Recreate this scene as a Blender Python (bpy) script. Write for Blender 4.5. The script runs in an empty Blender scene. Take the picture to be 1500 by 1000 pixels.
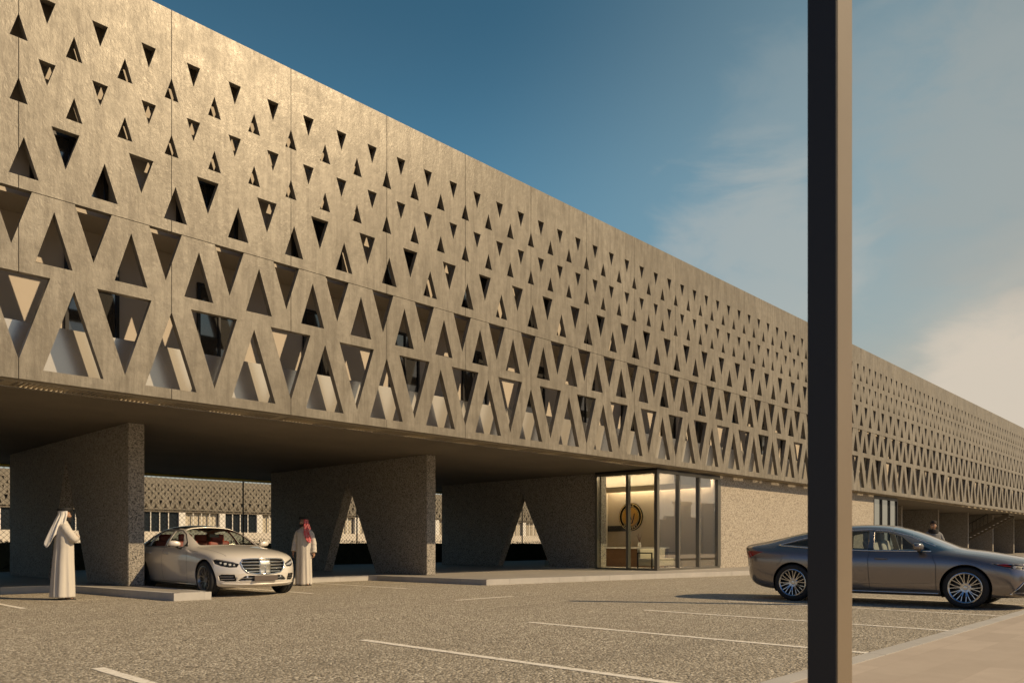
import bpy, bmesh, math, random
from mathutils import Vector, Matrix, noise
from mathutils.geometry import delaunay_2d_cdt
from mathutils.bvhtree import BVHTree
random.seed(7)
S = bpy.context.scene
COL = S.collection
R = math.radians

# ---------------------------------------------------------------- camera
EYE = 1.061
cam = bpy.data.cameras.new("camera")
cam.sensor_width = 36.0
cam.lens = 27.77
cam.shift_y = 0.198
cam.clip_start = 0.05
cam.clip_end = 3000
cam.dof.use_dof = True
cam.dof.focus_distance = 40.0
cam.dof.aperture_fstop = 4.0
cam_o = bpy.data.objects.new("camera", cam)
cam_o.location = (0, 0, EYE)
cam_o.rotation_euler = (R(90), 0, -math.atan2(0.7257, 0.6880))
COL.objects.link(cam_o)
S.camera = cam_o

# ---------------------------------------------------------------- sun, sky, exposure
SUN_AZ = Vector((0.51, -0.86)).normalized()
SUN_EL = R(35.5)
sun = bpy.data.lights.new("sun", 'SUN')
sun.energy = 4.6
sun.color = (1.0, 0.76, 0.47)
sun.angle = R(0.6)
sun_o = bpy.data.objects.new("sun", sun)
sd = Vector((-SUN_AZ.x*math.cos(SUN_EL), -SUN_AZ.y*math.cos(SUN_EL), -math.sin(SUN_EL)))
sun_o.rotation_euler = sd.to_track_quat('-Z', 'Y').to_euler()
sun_o.location = (20, -30, 40)
COL.objects.link(sun_o)

W = bpy.data.worlds.new("World")
S.world = W
W.use_nodes = True
wt = W.node_tree
wt.nodes.clear()
def wn(t, **k):
    n = wt.nodes.new(t)
    for a, b in k.items(): setattr(n, a, b)
    return n
def wl(a, b): wt.links.new(a, b)
def wmath(op, a, b=None, clamp=False):
    n = wn('ShaderNodeMath', operation=op, use_clamp=clamp)
    for i, v in enumerate((a, b)):
        if v is None: continue
        if isinstance(v, (int, float)): n.inputs[i].default_value = v
        else: wl(v, n.inputs[i])
    return n.outputs[0]
sky = wn('ShaderNodeTexSky', sky_type='NISHITA')
sky.sun_disc = False
sky.sun_elevation = SUN_EL
sky.sun_rotation = math.atan2(SUN_AZ.x, SUN_AZ.y)
sky.air_density = 1.0; sky.dust_density = 0.6; sky.ozone_density = 3.0
tc = wn('ShaderNodeTexCoord')
sx = wn('ShaderNodeSeparateXYZ'); wl(tc.outputs['Generated'], sx.inputs[0])
dx, dy, dz = sx.outputs
# +1 towards the warm side (+X, a little -Y)
warmside = wmath('ADD', wmath('MULTIPLY', dx, 0.93), wmath('MULTIPLY', dy, -0.36))
def smooth(v, lo, hi):
    n = wn('ShaderNodeMapRange', interpolation_type='SMOOTHSTEP'); n.inputs[1].default_value = lo; n.inputs[2].default_value = hi; wl(v, n.inputs[0]); return n.outputs[0]
def mixrgb(f, a_, b_, blend='MIX'):
    n = wn('ShaderNodeMixRGB', blend_type=blend)
    for i_, v in enumerate((f, a_, b_)):
        if isinstance(v, (int, float)): n.inputs[i_].default_value = v
        elif isinstance(v, tuple): n.inputs[i_].default_value = (*v, 1)
        else: wl(v, n.inputs[i_])
    return n.outputs[0]
base = mixrgb(1.0, sky.outputs[0], mixrgb(smooth(dz, 0.58, 0.36), (0.48, 0.82, 0.72), (0.80, 1.24, 1.06)), 'MULTIPLY')
# sky out of frame, darkened and blued to cut fill and deepen shadows
deep = smooth(wmath('ADD', wmath('MULTIPLY', dx, 0.75), wmath('MULTIPLY', dy, 0.55)), 0.15, -0.55)
base = mixrgb(deep, base, mixrgb(1.0, base, (0.38, 0.48, 0.82), 'MULTIPLY'))
# thin haze: milky towards +X, cream low down
hz = smooth(wmath('SUBTRACT', warmside, wmath('MULTIPLY', dz, 0.28)), 0.16, 0.76)
warm = smooth(warmside, 0.66, 1.0)
hazec = mixrgb(warm, (2.9, 3.8, 3.9), (4.0, 3.85, 3.35))
mixh = mixrgb(wmath('MULTIPLY', hz, 0.82), base, hazec)
low = smooth(dz, 0.34, 0.0)
mixh = mixrgb(wmath('MULTIPLY', smooth(dz, 0.26, 0.05), 0.92), mixh, (3.3, 3.3, 2.95))
mixh = mixrgb(wmath('MULTIPLY', low, wmath('ADD', wmath('MULTIPLY', hz, 0.72), 0.20)), mixh, (6.4, 5.4, 4.1))
# clouds: noise on a plane overhead
den = wmath('ADD', wmath('MAXIMUM', dz, 0.0), 0.16)
cv = wn('ShaderNodeCombineXYZ'); wl(wmath('DIVIDE', dx, den), cv.inputs[0]); wl(wmath('DIVIDE', dy, den), cv.inputs[1]); wl(wmath('MULTIPLY', dz, 1.5), cv.inputs[2])
n1 = wn('ShaderNodeTexNoise'); n1.inputs['Scale'].default_value = 0.62; n1.inputs['Detail'].default_value = 7; n1.inputs['Roughness'].default_value = 0.52; n1.inputs['Distortion'].default_value = 0.35
mp = wn('ShaderNodeMapping'); mp.inputs['Location'].default_value = (3.1, 1.7, 0.4); wl(cv.outputs[0], mp.inputs[0]); wl(mp.outputs[0], n1.inputs[0])
cm = smooth(n1.outputs[0], 0.44, 0.64)
cmask = wmath('MULTIPLY', wmath('MULTIPLY', cm, wmath('ADD', wmath('MULTIPLY', smooth(dz, 0.62, 0.15), 0.62), 0.16)), wmath('ADD', wmath('MULTIPLY', hz, 0.9), 0.05), True)
mixc = mixrgb(cmask, mixh, (6.6, 5.5, 4.3))
# two soft cloud banks low over the long end of the building, wispy at their rims
n2 = wn('ShaderNodeTexNoise'); n2.inputs['Scale'].default_value = 7.0; n2.inputs['Detail'].default_value = 7; n2.inputs['Roughness'].default_value = 0.58; n2.inputs['Distortion'].default_value = 0.4
mp2 = wn('ShaderNodeMapping'); mp2.inputs['Scale'].default_value = (1, 1, 2.3); wl(tc.outputs['Generated'], mp2.inputs[0]); wl(mp2.outputs[0], n2.inputs[0])
for vec, lo, hi, amt, colr in (((0.847, 0.417, 0.325), 0.986, 1.0, 0.40, (5.4, 5.2, 4.7)), ((0.967, 0.185, 0.145), 0.9885, 0.9985, 0.82, (6.9, 6.0, 4.9)), ((0.905, 0.09, 0.415), 0.955, 1.0, 0.22, (4.2, 3.6, 3.0)), ((0.87, 0.30, 0.39), 0.968, 1.0, 0.20, (4.4, 4.5, 4.2))):
    dt = wn('ShaderNodeVectorMath', operation='DOT_PRODUCT'); wl(tc.outputs['Generated'], dt.inputs[0]); dt.inputs[1].default_value = Vector(vec).normalized()
    f = wmath('ADD', smooth(dt.outputs['Value'], lo, hi), wmath('MULTIPLY', wmath('SUBTRACT', n2.outputs[0], 0.5), 2.0))
    f = wmath('MULTIPLY', smooth(f, 0.25, 1.0), smooth(dt.outputs['Value'], lo-0.02, lo+0.01))
    mixc = mixrgb(wmath('MULTIPLY', f, amt), mixc, colr)

bg = wn('ShaderNodeBackground'); bg.inputs[1].default_value = 0.10
wl(mixc, bg.inputs[0])
wo = wn('ShaderNodeOutputWorld'); wl(bg.outputs[0], wo.inputs[0])

S.view_settings.view_transform = 'Standard'
S.view_settings.look = 'None'
S.view_settings.exposure = 0.0
S.view_settings.gamma = 1.0
S.render.engine = 'CYCLES'
S.cycles.max_bounces = 8
S.cycles.transparent_max_bounces = 16

# ---------------------------------------------------------------- material helpers
def mat(name, color=(0.5, 0.5, 0.5), rough=0.6, metal=0.0, spec=0.5, coat=0.0):
    m = bpy.data.materials.new(name); m.use_nodes = True
    b = m.node_tree.nodes['Principled BSDF']
    b.inputs['Base Color'].default_value = (*color, 1)
    b.inputs['Roughness'].default_value = rough
    b.inputs['Metallic'].default_value = metal
    b.inputs['Specular IOR Level'].default_value = spec
    b.inputs['Coat Weight'].default_value = coat
    return m
class NT:
    def __init__(s, m): s.t = m.node_tree; s.b = s.t.nodes['Principled BSDF']; s.pos = None
    def n(s, t, **k):
        n = s.t.nodes.new(t)
        for a, b in k.items(): setattr(n, a, b)
        return n
    def l(s, a, b): s.t.links.new(a, b)
    def coords(s, scale=(1, 1, 1), loc=(0, 0, 0), obj=False):
        if obj: src = s.n('ShaderNodeTexCoord').outputs['Object']
        else: src = s.n('ShaderNodeNewGeometry').outputs['Position']
        m = s.n('ShaderNodeMapping'); m.inputs['Scale'].default_value = scale; m.inputs['Location'].default_value = loc
        s.l(src, m.inputs[0]); return m.outputs[0]
    def noise(s, vec, scale, detail=4, rough=0.55, dist=0.0):
        n = s.n('ShaderNodeTexNoise'); n.inputs['Scale'].default_value = scale; n.inputs['Detail'].default_value = detail
        n.inputs['Roughness'].default_value = rough; n.inputs['Distortion'].default_value = dist
        s.l(vec, n.inputs['Vector']); return n.outputs['Fac']
    def ramp(s, fac, stops):
        r = s.n('ShaderNodeValToRGB'); e = r.color_ramp.elements
        while len(e) < len(stops): e.new(0.5)
        for i, (p, c) in enumerate(stops):
            e[i].position = p; e[i].color = (*c, 1) if len(c) == 3 else c
        s.l(fac, r.inputs[0]); return r.outputs[0]
    def mix(s, fac, a, b, blend='MIX'):
        m = s.n('ShaderNodeMixRGB', blend_type=blend)
        for i, v in enumerate((fac, a, b)):
            if isinstance(v, (int, float)): m.inputs[i].default_value = v
            elif isinstance(v, tuple): m.inputs[i].default_value = (*v, 1)
            else: s.l(v, m.inputs[i])
        return m.outputs[0]
    def math(s, op, a, b=0.0):
        m = s.n('ShaderNodeMath', operation=op)
        for i, v in enumerate((a, b)):
            if isinstance(v, (int, float)): m.inputs[i].default_value = v
            else: s.l(v, m.inputs[i])
        return m.outputs[0]
    def bump(s, h, strength=0.3, dist=0.02):
        b = s.n('ShaderNodeBump'); b.inputs['Strength'].default_value = strength; b.inputs['Distance'].default_value = dist
        s.l(h, b.inputs['Height']); s.l(b.outputs[0], s.b.inputs['Normal'])
    def color(s, c): s.l(c, s.b.inputs['Base Color'])
    def rough(s, c): s.l(c, s.b.inputs['Roughness'])

# facade panels: trowelled bronze-tinted plaster with streaks
M = {}
m = mat('bronze plaster panel', (0.33, 0.27, 0.19), 0.5, 0.10, 0.28); t = NT(m); M['panel'] = m
p = t.coords()
big = t.noise(p, 0.45, 6, 0.65, 0.4); fine = t.noise(p, 5.0, 8, 0.75); streak = t.noise(t.coords((4.5, 4.5, 0.5)), 1.8, 7, 0.7)
c = t.mix(t.ramp(big, [(0.30, (0, 0, 0)), (0.72, (1, 1, 1))]), (0.232, 0.204, 0.157), (0.318, 0.284, 0.226))
c = t.mix(t.ramp(streak, [(0.42, (0, 0, 0)), (0.62, (0.62,)*3)]), c, (0.135, 0.115, 0.085))
c = t.mix(t.ramp(fine, [(0.38, (0.40,)*3), (0.56, (0, 0, 0))]), c, (0.135, 0.115, 0.085))
oi = t.n('ShaderNodeObjectInfo')
c = t.mix(t.math('MULTIPLY', oi.outputs['Random'], 0.16), c, (0.17, 0.145, 0.11))
t.color(c); t.rough(t.ramp(t.noise(p, 2.4, 7, 0.75), [(0.30, (0.30,)*3), (0.70, (0.46,)*3)]))
vs = t.math('ADD', t.noise(t.coords((1.0, 1.0, 0.55)), 17.0, 7, 0.7, 0.5), t.math('MULTIPLY', t.noise(t.coords((1, 1, 0.35)), 3.0, 5, 0.6), 0.35))
t.bump(vs, 0.38, 0.014)

def pebble(name, base, dark, light, scale, coarse):
    m = mat(name, base, 0.85); t = NT(m); p = t.coords()
    def cells(sc):
        v = t.n('ShaderNodeTexVoronoi'); v.inputs['Scale'].default_value = sc; v.inputs['Randomness'].default_value = 1.0; t.l(p, v.inputs['Vector'])
        s_ = t.n('ShaderNodeSeparateColor'); t.l(v.outputs['Color'], s_.inputs[0]); return v.outputs['Distance'], s_.outputs[0]
    d1, r1 = cells(scale); d2, r2 = cells(coarse)
    c = t.ramp(r1, [(0.0, dark), (0.16, dark), (0.24, tuple(x*0.85 for x in base)), (0.70, base), (0.90, light)])
    spot = t.math('MULTIPLY', t.ramp(r2, [(0.86, (0, 0, 0)), (0.89, (1, 1, 1))]), t.ramp(d2, [(0.30, (1, 1, 1)), (0.52, (0, 0, 0))]))
    c = t.mix(spot, c, dark)
    spot2 = t.math('MULTIPLY', t.ramp(r2, [(0.08, (1, 1, 1)), (0.11, (0, 0, 0))]), t.ramp(d2, [(0.26, (1, 1, 1)), (0.45, (0, 0, 0))]))
    c = t.mix(spot2, c, light)
    big = t.noise(p, 0.8, 4)
    c = t.mix(t.math('MULTIPLY', big, 0.35), c, tuple(x*0.65 for x in base), 'MIX')
    t.color(c); t.bump(t.math('SUBTRACT', 1.0, d1), 0.45, 0.012)
    return m
M['pebble'] = pebble('pebble dash concrete', (0.455, 0.395, 0.31), (0.12, 0.10, 0.085), (0.56, 0.50, 0.405), 44, 24)
M['pier'] = pebble('grey pebble concrete', (0.33, 0.295, 0.245), (0.05, 0.046, 0.042), (0.50, 0.455, 0.385), 54, 30)

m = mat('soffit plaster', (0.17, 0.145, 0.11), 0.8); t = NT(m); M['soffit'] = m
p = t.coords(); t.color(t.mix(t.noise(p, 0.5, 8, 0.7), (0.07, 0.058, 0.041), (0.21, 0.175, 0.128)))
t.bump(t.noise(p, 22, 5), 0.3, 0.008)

m = mat('cream plaster', (0.60, 0.54, 0.45), 0.7); t = NT(m); M['cream'] = m
p = t.coords(); t.color(t.mix(t.noise(p, 1.2, 6, 0.6), (0.52, 0.46, 0.37), (0.66, 0.60, 0.50))); t.bump(t.noise(p, 30, 4), 0.15, 0.004)
M['parapet'] = mat('satin parapet panel', (0.62, 0.57, 0.49), 0.24, 0.55)
M['gallery_glass'] = mat('gallery glass', (0.16, 0.155, 0.145), 0.07, 0.75)
m = mat('gallery wall plaster', (0.50, 0.43, 0.35), 0.7); t = NT(m); M['gallery'] = m
p = t.coords(); t.color(t.mix(t.noise(p, 1.0, 6, 0.6), (0.46, 0.395, 0.32), (0.56, 0.49, 0.40)))

m = mat('aggregate asphalt', (0.2, 0.18, 0.14), 0.85); t = NT(m); M['asphalt'] = m
p = t.coords()
v = t.n('ShaderNodeTexVoronoi'); v.inputs['Scale'].default_value = 44; t.l(p, v.inputs['Vector'])
sep = t.n('ShaderNodeSeparateColor'); t.l(v.outputs['Color'], sep.inputs[0])
c = t.ramp(sep.outputs[1], [(0.0, (0.07, 0.06, 0.045)), (0.20, (0.22, 0.188, 0.138)), (0.50, (0.46, 0.40, 0.31)), (0.82, (0.68, 0.605, 0.48)), (1.0, (0.88, 0.80, 0.66))])
n2 = t.noise(p, 17.0, 6, 0.75); n3 = t.noise(p, 0.45, 5, 0.6)
c = t.mix(t.ramp(n2, [(0.42, (0.7,)*3), (0.56, (0, 0, 0))]), c, (0.20, 0.166, 0.116))
c = t.mix(t.ramp(n3, [(0.38, (0.30,)*3), (0.62, (0, 0, 0))]), c, (0.33, 0.28, 0.205))
pt = t.noise(p, 3.2, 4, 0.6)
c = t.mix(t.ramp(pt, [(0.40, (0.35,)*3), (0.55, (0, 0, 0))]), c, (0.26, 0.22, 0.16))
trk = t.noise(t.coords((0.12, 1.6, 1)), 0.8, 4, 0.55)
c = t.mix(t.ramp(trk, [(0.54, (0, 0, 0)), (0.66, (0.28,)*3)]), c, (0.23, 0.20, 0.15))
stn = t.noise(p, 0.17, 4, 0.5, 0.6)
c = t.mix(t.ramp(stn, [(0.55, (0, 0, 0)), (0.68, (0.30,)*3)]), c, (0.27, 0.235, 0.18))
t.color(c); t.bump(t.math('ADD', t.math('SUBTRACT', 1.0, v.outputs['Distance']), n2), 0.8, 0.018)

m = mat('worn line paint', (0.62, 0.56, 0.46), 0.7); t = NT(m); M['line'] = m
p = t.coords(); wn_ = t.noise(p, 16, 6, 0.75)
t.color(t.mix(t.ramp(wn_, [(0.38, (0.75,)*3), (0.50, (0, 0, 0))]), (0.84, 0.78, 0.68), (0.50, 0.44, 0.34)))
t.bump(wn_, 0.4, 0.006)

m = mat('kerb concrete', (0.42, 0.38, 0.32), 0.8); t = NT(m); M['kerb'] = m
p = t.coords(); a = t.noise(p, 2.2, 7, 0.65)
t.color(t.mix(a, (0.32, 0.30, 0.27), (0.56, 0.525, 0.47))); t.bump(t.noise(p, 40, 5), 0.3, 0.006)

m = mat('pavement concrete', (0.38, 0.34, 0.28), 0.8); t = NT(m); M['pave'] = m
p = t.coords(); t.color(t.mix(t.noise(p, 0.9, 7, 0.65), (0.24, 0.215, 0.185), (0.36, 0.325, 0.275))); t.bump(t.noise(p, 35, 4), 0.2, 0.005)

m = mat('sidewalk slabs', (0.5, 0.42, 0.33), 0.8); t = NT(m); M['slabs'] = m
p = t.coords(); br = t.n('ShaderNodeTexBrick'); t.l(p, br.inputs['Vector'])
br.offset = 0.37; br.inputs['Color1'].default_value = (0.42, 0.345, 0.27, 1); br.inputs['Color2'].default_value = (0.50, 0.415, 0.33, 1); br.inputs['Mortar'].default_value = (0.44, 0.36, 0.28, 1)
br.inputs['Scale'].default_value = 1.0; br.inputs['Mortar Size'].default_value = 0.006; br.inputs['Brick Width'].default_value = 0.9; br.inputs['Row Height'].default_value = 0.30
c = t.mix(t.ramp(t.noise(p, 3, 7, 0.7), [(0.35, (0.35,)*3), (0.65, (0, 0, 0))]), br.outputs[0], (0.35, 0.285, 0.22))
t.color(c); t.bump(t.noise(p, 60, 4), 0.25, 0.004)

M['dark_metal'] = mat('dark bronze metal', (0.035, 0.033, 0.032), 0.38, 0.6)
m = mat('frame metal', (0.20, 0.185, 0.155), 0.4, 0.75); M['frame'] = m
m = mat('post coating', (0.30, 0.235, 0.165), 0.42, 0.0); t = NT(m); M['post'] = m
p = t.coords(); t.color(t.mix(t.noise(p, 3, 6, 0.7), (0.165, 0.125, 0.082), (0.205, 0.16, 0.108))); t.bump(t.noise(p, 90, 3), 0.1, 0.002)
M['grate'] = mat('grating steel', (0.36, 0.30, 0.21), 0.5, 0.3)
M['yellow'] = mat('yellow edge trim', (0.75, 0.60, 0.10), 0.6)
M['lobby_wall'] = mat('warm lobby plaster', (0.50, 0.43, 0.33), 0.8)
M['white'] = mat('white paint', (0.72, 0.68, 0.60), 0.5)
M['black'] = mat('matte black', (0.015, 0.015, 0.016), 0.6)
M['curtain'] = mat('curtain fabric', (0.55, 0.49, 0.38), 0.9)
M['wire'] = mat('fence wire', (0.13, 0.11, 0.075), 0.5, 0.4)
m = mat('walnut veneer', (0.16, 0.085, 0.04), 0.45); t = NT(m); M['wood'] = m
w = t.n('ShaderNodeTexWave'); w.inputs['Scale'].default_value = 6.0; w.inputs['Distortion'].default_value = 2.0; w.inputs['Detail'].default_value = 4; w.bands_direction = 'Y'
t.l(t.coords(), w.inputs['Vector']); t.color(t.mix(w.outputs[1], (0.11, 0.055, 0.026), (0.20, 0.11, 0.052)))
m = mat('hedge leaves', (0.02, 0.03, 0.012), 0.6); t = NT(m); M['hedge'] = m
t.color(t.mix(t.noise(t.coords(), 3, 4), (0.012, 0.018, 0.008), (0.035, 0.05, 0.018)))

def glass(name, tint=(0.85, 0.9, 0.88), boost=1.0, ior=1.5, rough=0.0):
    m = bpy.data.materials.new(name); m.use_nodes = True; nt = m.node_tree; nt.nodes.clear()
    tr = nt.nodes.new('ShaderNodeBsdfTransparent'); tr.inputs[0].default_value = (*tint, 1)
    gl = nt.nodes.new('ShaderNodeBsdfGlossy'); gl.inputs['Roughness'].default_value = rough
    fr = nt.nodes.new('ShaderNodeFresnel'); fr.inputs['IOR'].default_value = ior
    mu = nt.nodes.new('ShaderNodeMath'); mu.operation = 'MULTIPLY'; mu.inputs[1].default_value = boost; mu.use_clamp = True
    mx = nt.nodes.new('ShaderNodeMixShader'); o = nt.nodes.new('ShaderNodeOutputMaterial')
    ge = nt.nodes.new('ShaderNodeNewGeometry'); sb = nt.nodes.new('ShaderNodeMath'); sb.operation = 'SUBTRACT'; sb.inputs[0].default_value = 1.0; nt.links.new(ge.outputs['Backfacing'], sb.inputs[1])
    m2 = nt.nodes.new('ShaderNodeMath'); m2.operation = 'MULTIPLY'; nt.links.new(mu.outputs[0], m2.inputs[0]); nt.links.new(sb.outputs[0], m2.inputs[1])
    nt.links.new(fr.outputs[0], mu.inputs[0]); nt.links.new(m2.outputs[0], mx.inputs[0]); nt.links.new(tr.outputs[0], mx.inputs[1]); nt.links.new(gl.outputs[0], mx.inputs[2]); nt.links.new(mx.outputs[0], o.inputs[0])
    return m
M['glass'] = glass('lobby glass', (0.86, 0.88, 0.84), 0.9, 1.5)
M['coated_glass'] = glass('coated lobby glass', (0.90, 0.91, 0.88), 4.5, 1.55)
M['dark_glass'] = mat('dark window glass', (0.02, 0.025, 0.03), 0.06, 0.0, 0.9)
M['mirror_glass'] = mat('coated window glass', (0.42, 0.44, 0.42), 0.03, 0.85)
def emit(name, color, strength):
    m = bpy.data.materials.new(name); m.use_nodes = True; b = m.node_tree.nodes['Principled BSDF']
    b.inputs['Base Color'].default_value = (*color, 1); b.inputs['Emission Color'].default_value = (*color, 1); b.inputs['Emission Strength'].default_value = strength
    return m
M['lamp'] = emit('warm cove lamp', (1.0, 0.79, 0.57), 50.0)

# ---------------------------------------------------------------- object helpers
def link(o, parent=None, loc=(0, 0, 0)):
    COL.objects.link(o)
    if parent is not None: o.parent = parent
    return o
def obj(name, bm, material, parent=None, smooth=False, abs_=False):
    me = bpy.data.meshes.new(name); bm.to_mesh(me); bm.free()
    if smooth:
        for f in me.polygons: f.use_smooth = True
    for mm in (material if isinstance(material, (list, tuple)) else [material]): me.materials.append(mm)
    o = bpy.data.objects.new(name, me); COL.objects.link(o)
    if parent is not None:
        o.parent = parent
        if abs_: o.matrix_parent_inverse = Matrix.Translation(-Vector(parent.location))
    return o
def tag(o, label=None, cat=None, group=None, kind=None):
    if label: o['label'] = label
    if cat: o['category'] = cat
    if group: o['group'] = group
    if kind: o['kind'] = kind
    return o
def thing(name, loc, label, cat, group=None, rz=0.0):
    o = bpy.data.objects.new(name, None); o.location = loc; o.rotation_euler = (0, 0, rz); o.empty_display_size = 0.3
    COL.objects.link(o); return tag(o, label, cat, group)
def copy_tree(o, parent=None):
    c = o.copy(); COL.objects.link(c); c.parent = parent
    for ch in list(o.children): copy_tree(ch, c)
    return c
def box(bm, x0, x1, y0, y1, z0, z1):
    v = [bm.verts.new((x, y, z)) for x in (x0, x1) for y in (y0, y1) for z in (z0, z1)]
    for f in ((0, 1, 3, 2), (4, 6, 7, 5), (0, 4, 5, 1), (2, 3, 7, 6), (0, 2, 6, 4), (1, 5, 7, 3)): bm.faces.new([v[i] for i in f])
    return v
def bev(bm, w=0.01, seg=2):
    bmesh.ops.bevel(bm, geom=bm.edges[:], offset=w, segments=seg, profile=0.5, affect='EDGES', clamp_overlap=True)
def prism(bm, pts, z0, z1):
    a = [bm.verts.new((x, y, z0)) for x, y in pts]; b = [bm.verts.new((x, y, z1)) for x, y in pts]
    bm.faces.new(a[::-1]); bm.faces.new(b)
    n = len(pts)
    for i in range(n): bm.faces.new((a[i], a[(i+1) % n], b[(i+1) % n], b[i]))
def tube(bm, path, rad, seg=8, cap=True, closed=False):
    path = [Vector(q) for q in path]; n = len(path)
    if not isinstance(rad, (list, tuple)): rad = [rad]*n
    rings = []; up = Vector((0, 0, 1)); prev = None
    for i, q in enumerate(path):
        if closed: d = path[(i+1) % n]-path[i-1]
        else: d = path[min(i+1, n-1)]-path[max(i-1, 0)]
        d.normalize()
        if prev is None:
            a = d.cross(up)
            if a.length < 1e-3: a = d.cross(Vector((1, 0, 0)))
        else: a = prev-d*prev.dot(d)
        a.normalize(); b = d.cross(a); prev = a
        rings.append([bm.verts.new(q+(a*math.cos(k*2*math.pi/seg)+b*math.sin(k*2*math.pi/seg))*rad[i]) for k in range(seg)])
    for i in range(n if closed else n-1):
        r0, r1 = rings[i], rings[(i+1) % n]
        for k in range(seg): bm.faces.new((r0[k], r0[(k+1) % seg], r1[(k+1) % seg], r1[k]))
    if cap and not closed: bm.faces.new(rings[0][::-1]); bm.faces.new(rings[-1])
def lathe(bm, prof, seg=32, axis='X'):
    rings = []
    for a, r in prof:
        ring = []
        for k in range(seg):
            t_ = k*2*math.pi/seg
            p_ = (a, r*math.cos(t_), r*math.sin(t_)) if axis == 'X' else (r*math.cos(t_), r*math.sin(t_), a)
            ring.append(bm.verts.new(p_))
        rings.append(ring)
    for r0, r1 in zip(rings, rings[1:]):
        for k in range(seg): bm.faces.new((r0[k], r0[(k+1) % seg], r1[(k+1) % seg], r1[k]))
    return rings
def fix(bm): bmesh.ops.recalc_face_normals(bm, faces=bm.faces[:])
# ================================================================ ground
bm = bmesh.new()
v = [bm.verts.new(q) for q in ((-900, -900, 0), (1500, -900, 0), (1500, 1500, 0), (-900, 1500, 0))]; bm.faces.new(v)
tag(obj('asphalt_ground', bm, M['asphalt']), 'speckled beige aggregate asphalt of the parking court', kind='structure')

# near sidewalk with kerb
KY = 2.45; KZ = 0.13
bm = bmesh.new(); box(bm, -60, 160, -9, KY-0.16, -0.02, KZ)
tag(obj('sidewalk', bm, M['slabs']), 'pale slab sidewalk in the foreground', kind='structure')
def kerb_run(bm, pts, w, z1, step=1.0, inset=1):
    """kerb stones along a polyline; the outer edge follows pts, the stones lie on its left side"""
    for (a, b) in zip(pts, pts[1:]):
        a = Vector(a); b = Vector(b); d = b-a; L = d.length; d.normalize(); nrm = Vector((-d.y, d.x))*inset
        k = max(1, round(L/step)); s_ = L/k
        for i in range(k):
            p0 = a+d*(i*s_+(0.004 if i else 0)); p1 = a+d*((i+1)*s_-(0.004 if i < k-1 else 0))
            q = [p0, p1, p1+nrm*w, p0+nrm*w]
            if inset < 0: q = q[::-1]
            prism(bm, [tuple(z) for z in q], -0.02, z1)
bm = bmesh.new(); kerb_run(bm, [(-60, KY), (160, KY)], 0.155, KZ+0.004, 1.0, -1)
tag(obj('near_kerb', bm, M['kerb']), 'concrete kerb along the near sidewalk', kind='structure')

# raised pavement under the building
isl = [(-60, 19.55), (5.70, 19.45), (5.93, 19.2), (6.03, 18.6), (6.38, 14.78), (7.10, 14.76), (7.12, 19.15), (14.02, 19.15), (14.16, 18.9), (14.18, 18.3), (14.45, 14.62), (16.0, 14.42), (22.8, 13.35), (25.5, 12.9), (130, 12.9)]
bm = bmesh.new(); prism(bm, isl+[(130, 31.5), (-60, 31.5)], -0.02, 0.146); fix(bm)
tag(obj('raised_pavement', bm, M['pave']), 'raised concrete pavement under the building', kind='structure')
bm = bmesh.new(); kerb_run(bm, [(x, y-0.004) if i not in (4,) else (x, y-0.004) for i, (x, y) in enumerate(isl)], 0.14, 0.15, 1.0, 1); fix(bm)
tag(obj('building_kerb', bm, M['kerb']), 'concrete kerb stones edging the raised pavement', kind='structure')

# painted lines
def line(x0, x1, y0, y1):
    bm = bmesh.new()
    n = max(2, int(max(x1-x0, y1-y0)/0.2)); r = random.Random(int(x0*100+y0*7))
    long_x = (x1-x0) > (y1-y0)
    A = []; B = []
    for i in range(n+1):
        f = i/n; j0 = r.uniform(-0.006, 0.006); j1 = r.uniform(-0.006, 0.006)
        if long_x: A.append(bm.verts.new((x0+(x1-x0)*f, y0+j0, 0.004))); B.append(bm.verts.new((x0+(x1-x0)*f, y1+j1, 0.004)))
        else: A.append(bm.verts.new((x1+j0, y0+(y1-y0)*f, 0.004))); B.append(bm.verts.new((x0+j1, y0+(y1-y0)*f, 0.004)))
    for i in range(n): bm.faces.new((A[i], A[i+1], B[i+1], B[i]))
    tag(obj('parking_line', bm, M['line']), 'worn pale line painted on the asphalt', kind='structure')
for k in range(-2, 14):
    x = 2.47+2.76*k; line(x-0.05, x+0.05, KY+0.02, 7.25)
for x in (-4.0, -1.35, 1.30, 3.93, 9.42, 12.02): line(x-0.05, x+0.05, 14.85, 19.0)
line(10.15, 11.75, 11.06, 11.16)

# ================================================================ perforated building
PW = 2.5; XJ = 3.826; YF = 14.75; PT = 0.13
Z0, ZM, ZT = 3.775, 6.885, 11.02; ZS = 3.735
K0, K1 = -4, 43
XL, XR = XJ+PW*K0, XJ+PW*K1
PX = [6.77+8.533*i for i in range(-1, 12)]
bld = thing('perforated_building', (XJ, YF, 0), 'long raised building behind a sand-coloured screen of triangular holes, standing on concrete pier walls', 'building')
def bobj(name, bm, m, parent=None, smooth=False):
    o = obj(name, bm, m, parent or bld, smooth)
    if parent is None: o.matrix_parent_inverse = Matrix.Translation(-Vector(bld.location))
    return o
def clip_poly(poly, axis, val, keep_less):
    out = []
    for i in range(len(poly)):
        a, b = poly[i], poly[(i+1) % len(poly)]
        ia = (a[axis] <= val) if keep_less else (a[axis] >= val); ib = (b[axis] <= val) if keep_less else (b[axis] >= val)
        if ia: out.append(a)
        if ia != ib:
            f = (val-a[axis])/(b[axis]-a[axis]); out.append((a[0]+f*(b[0]-a[0]), a[1]+f*(b[1]-a[1])))
    return out
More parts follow.
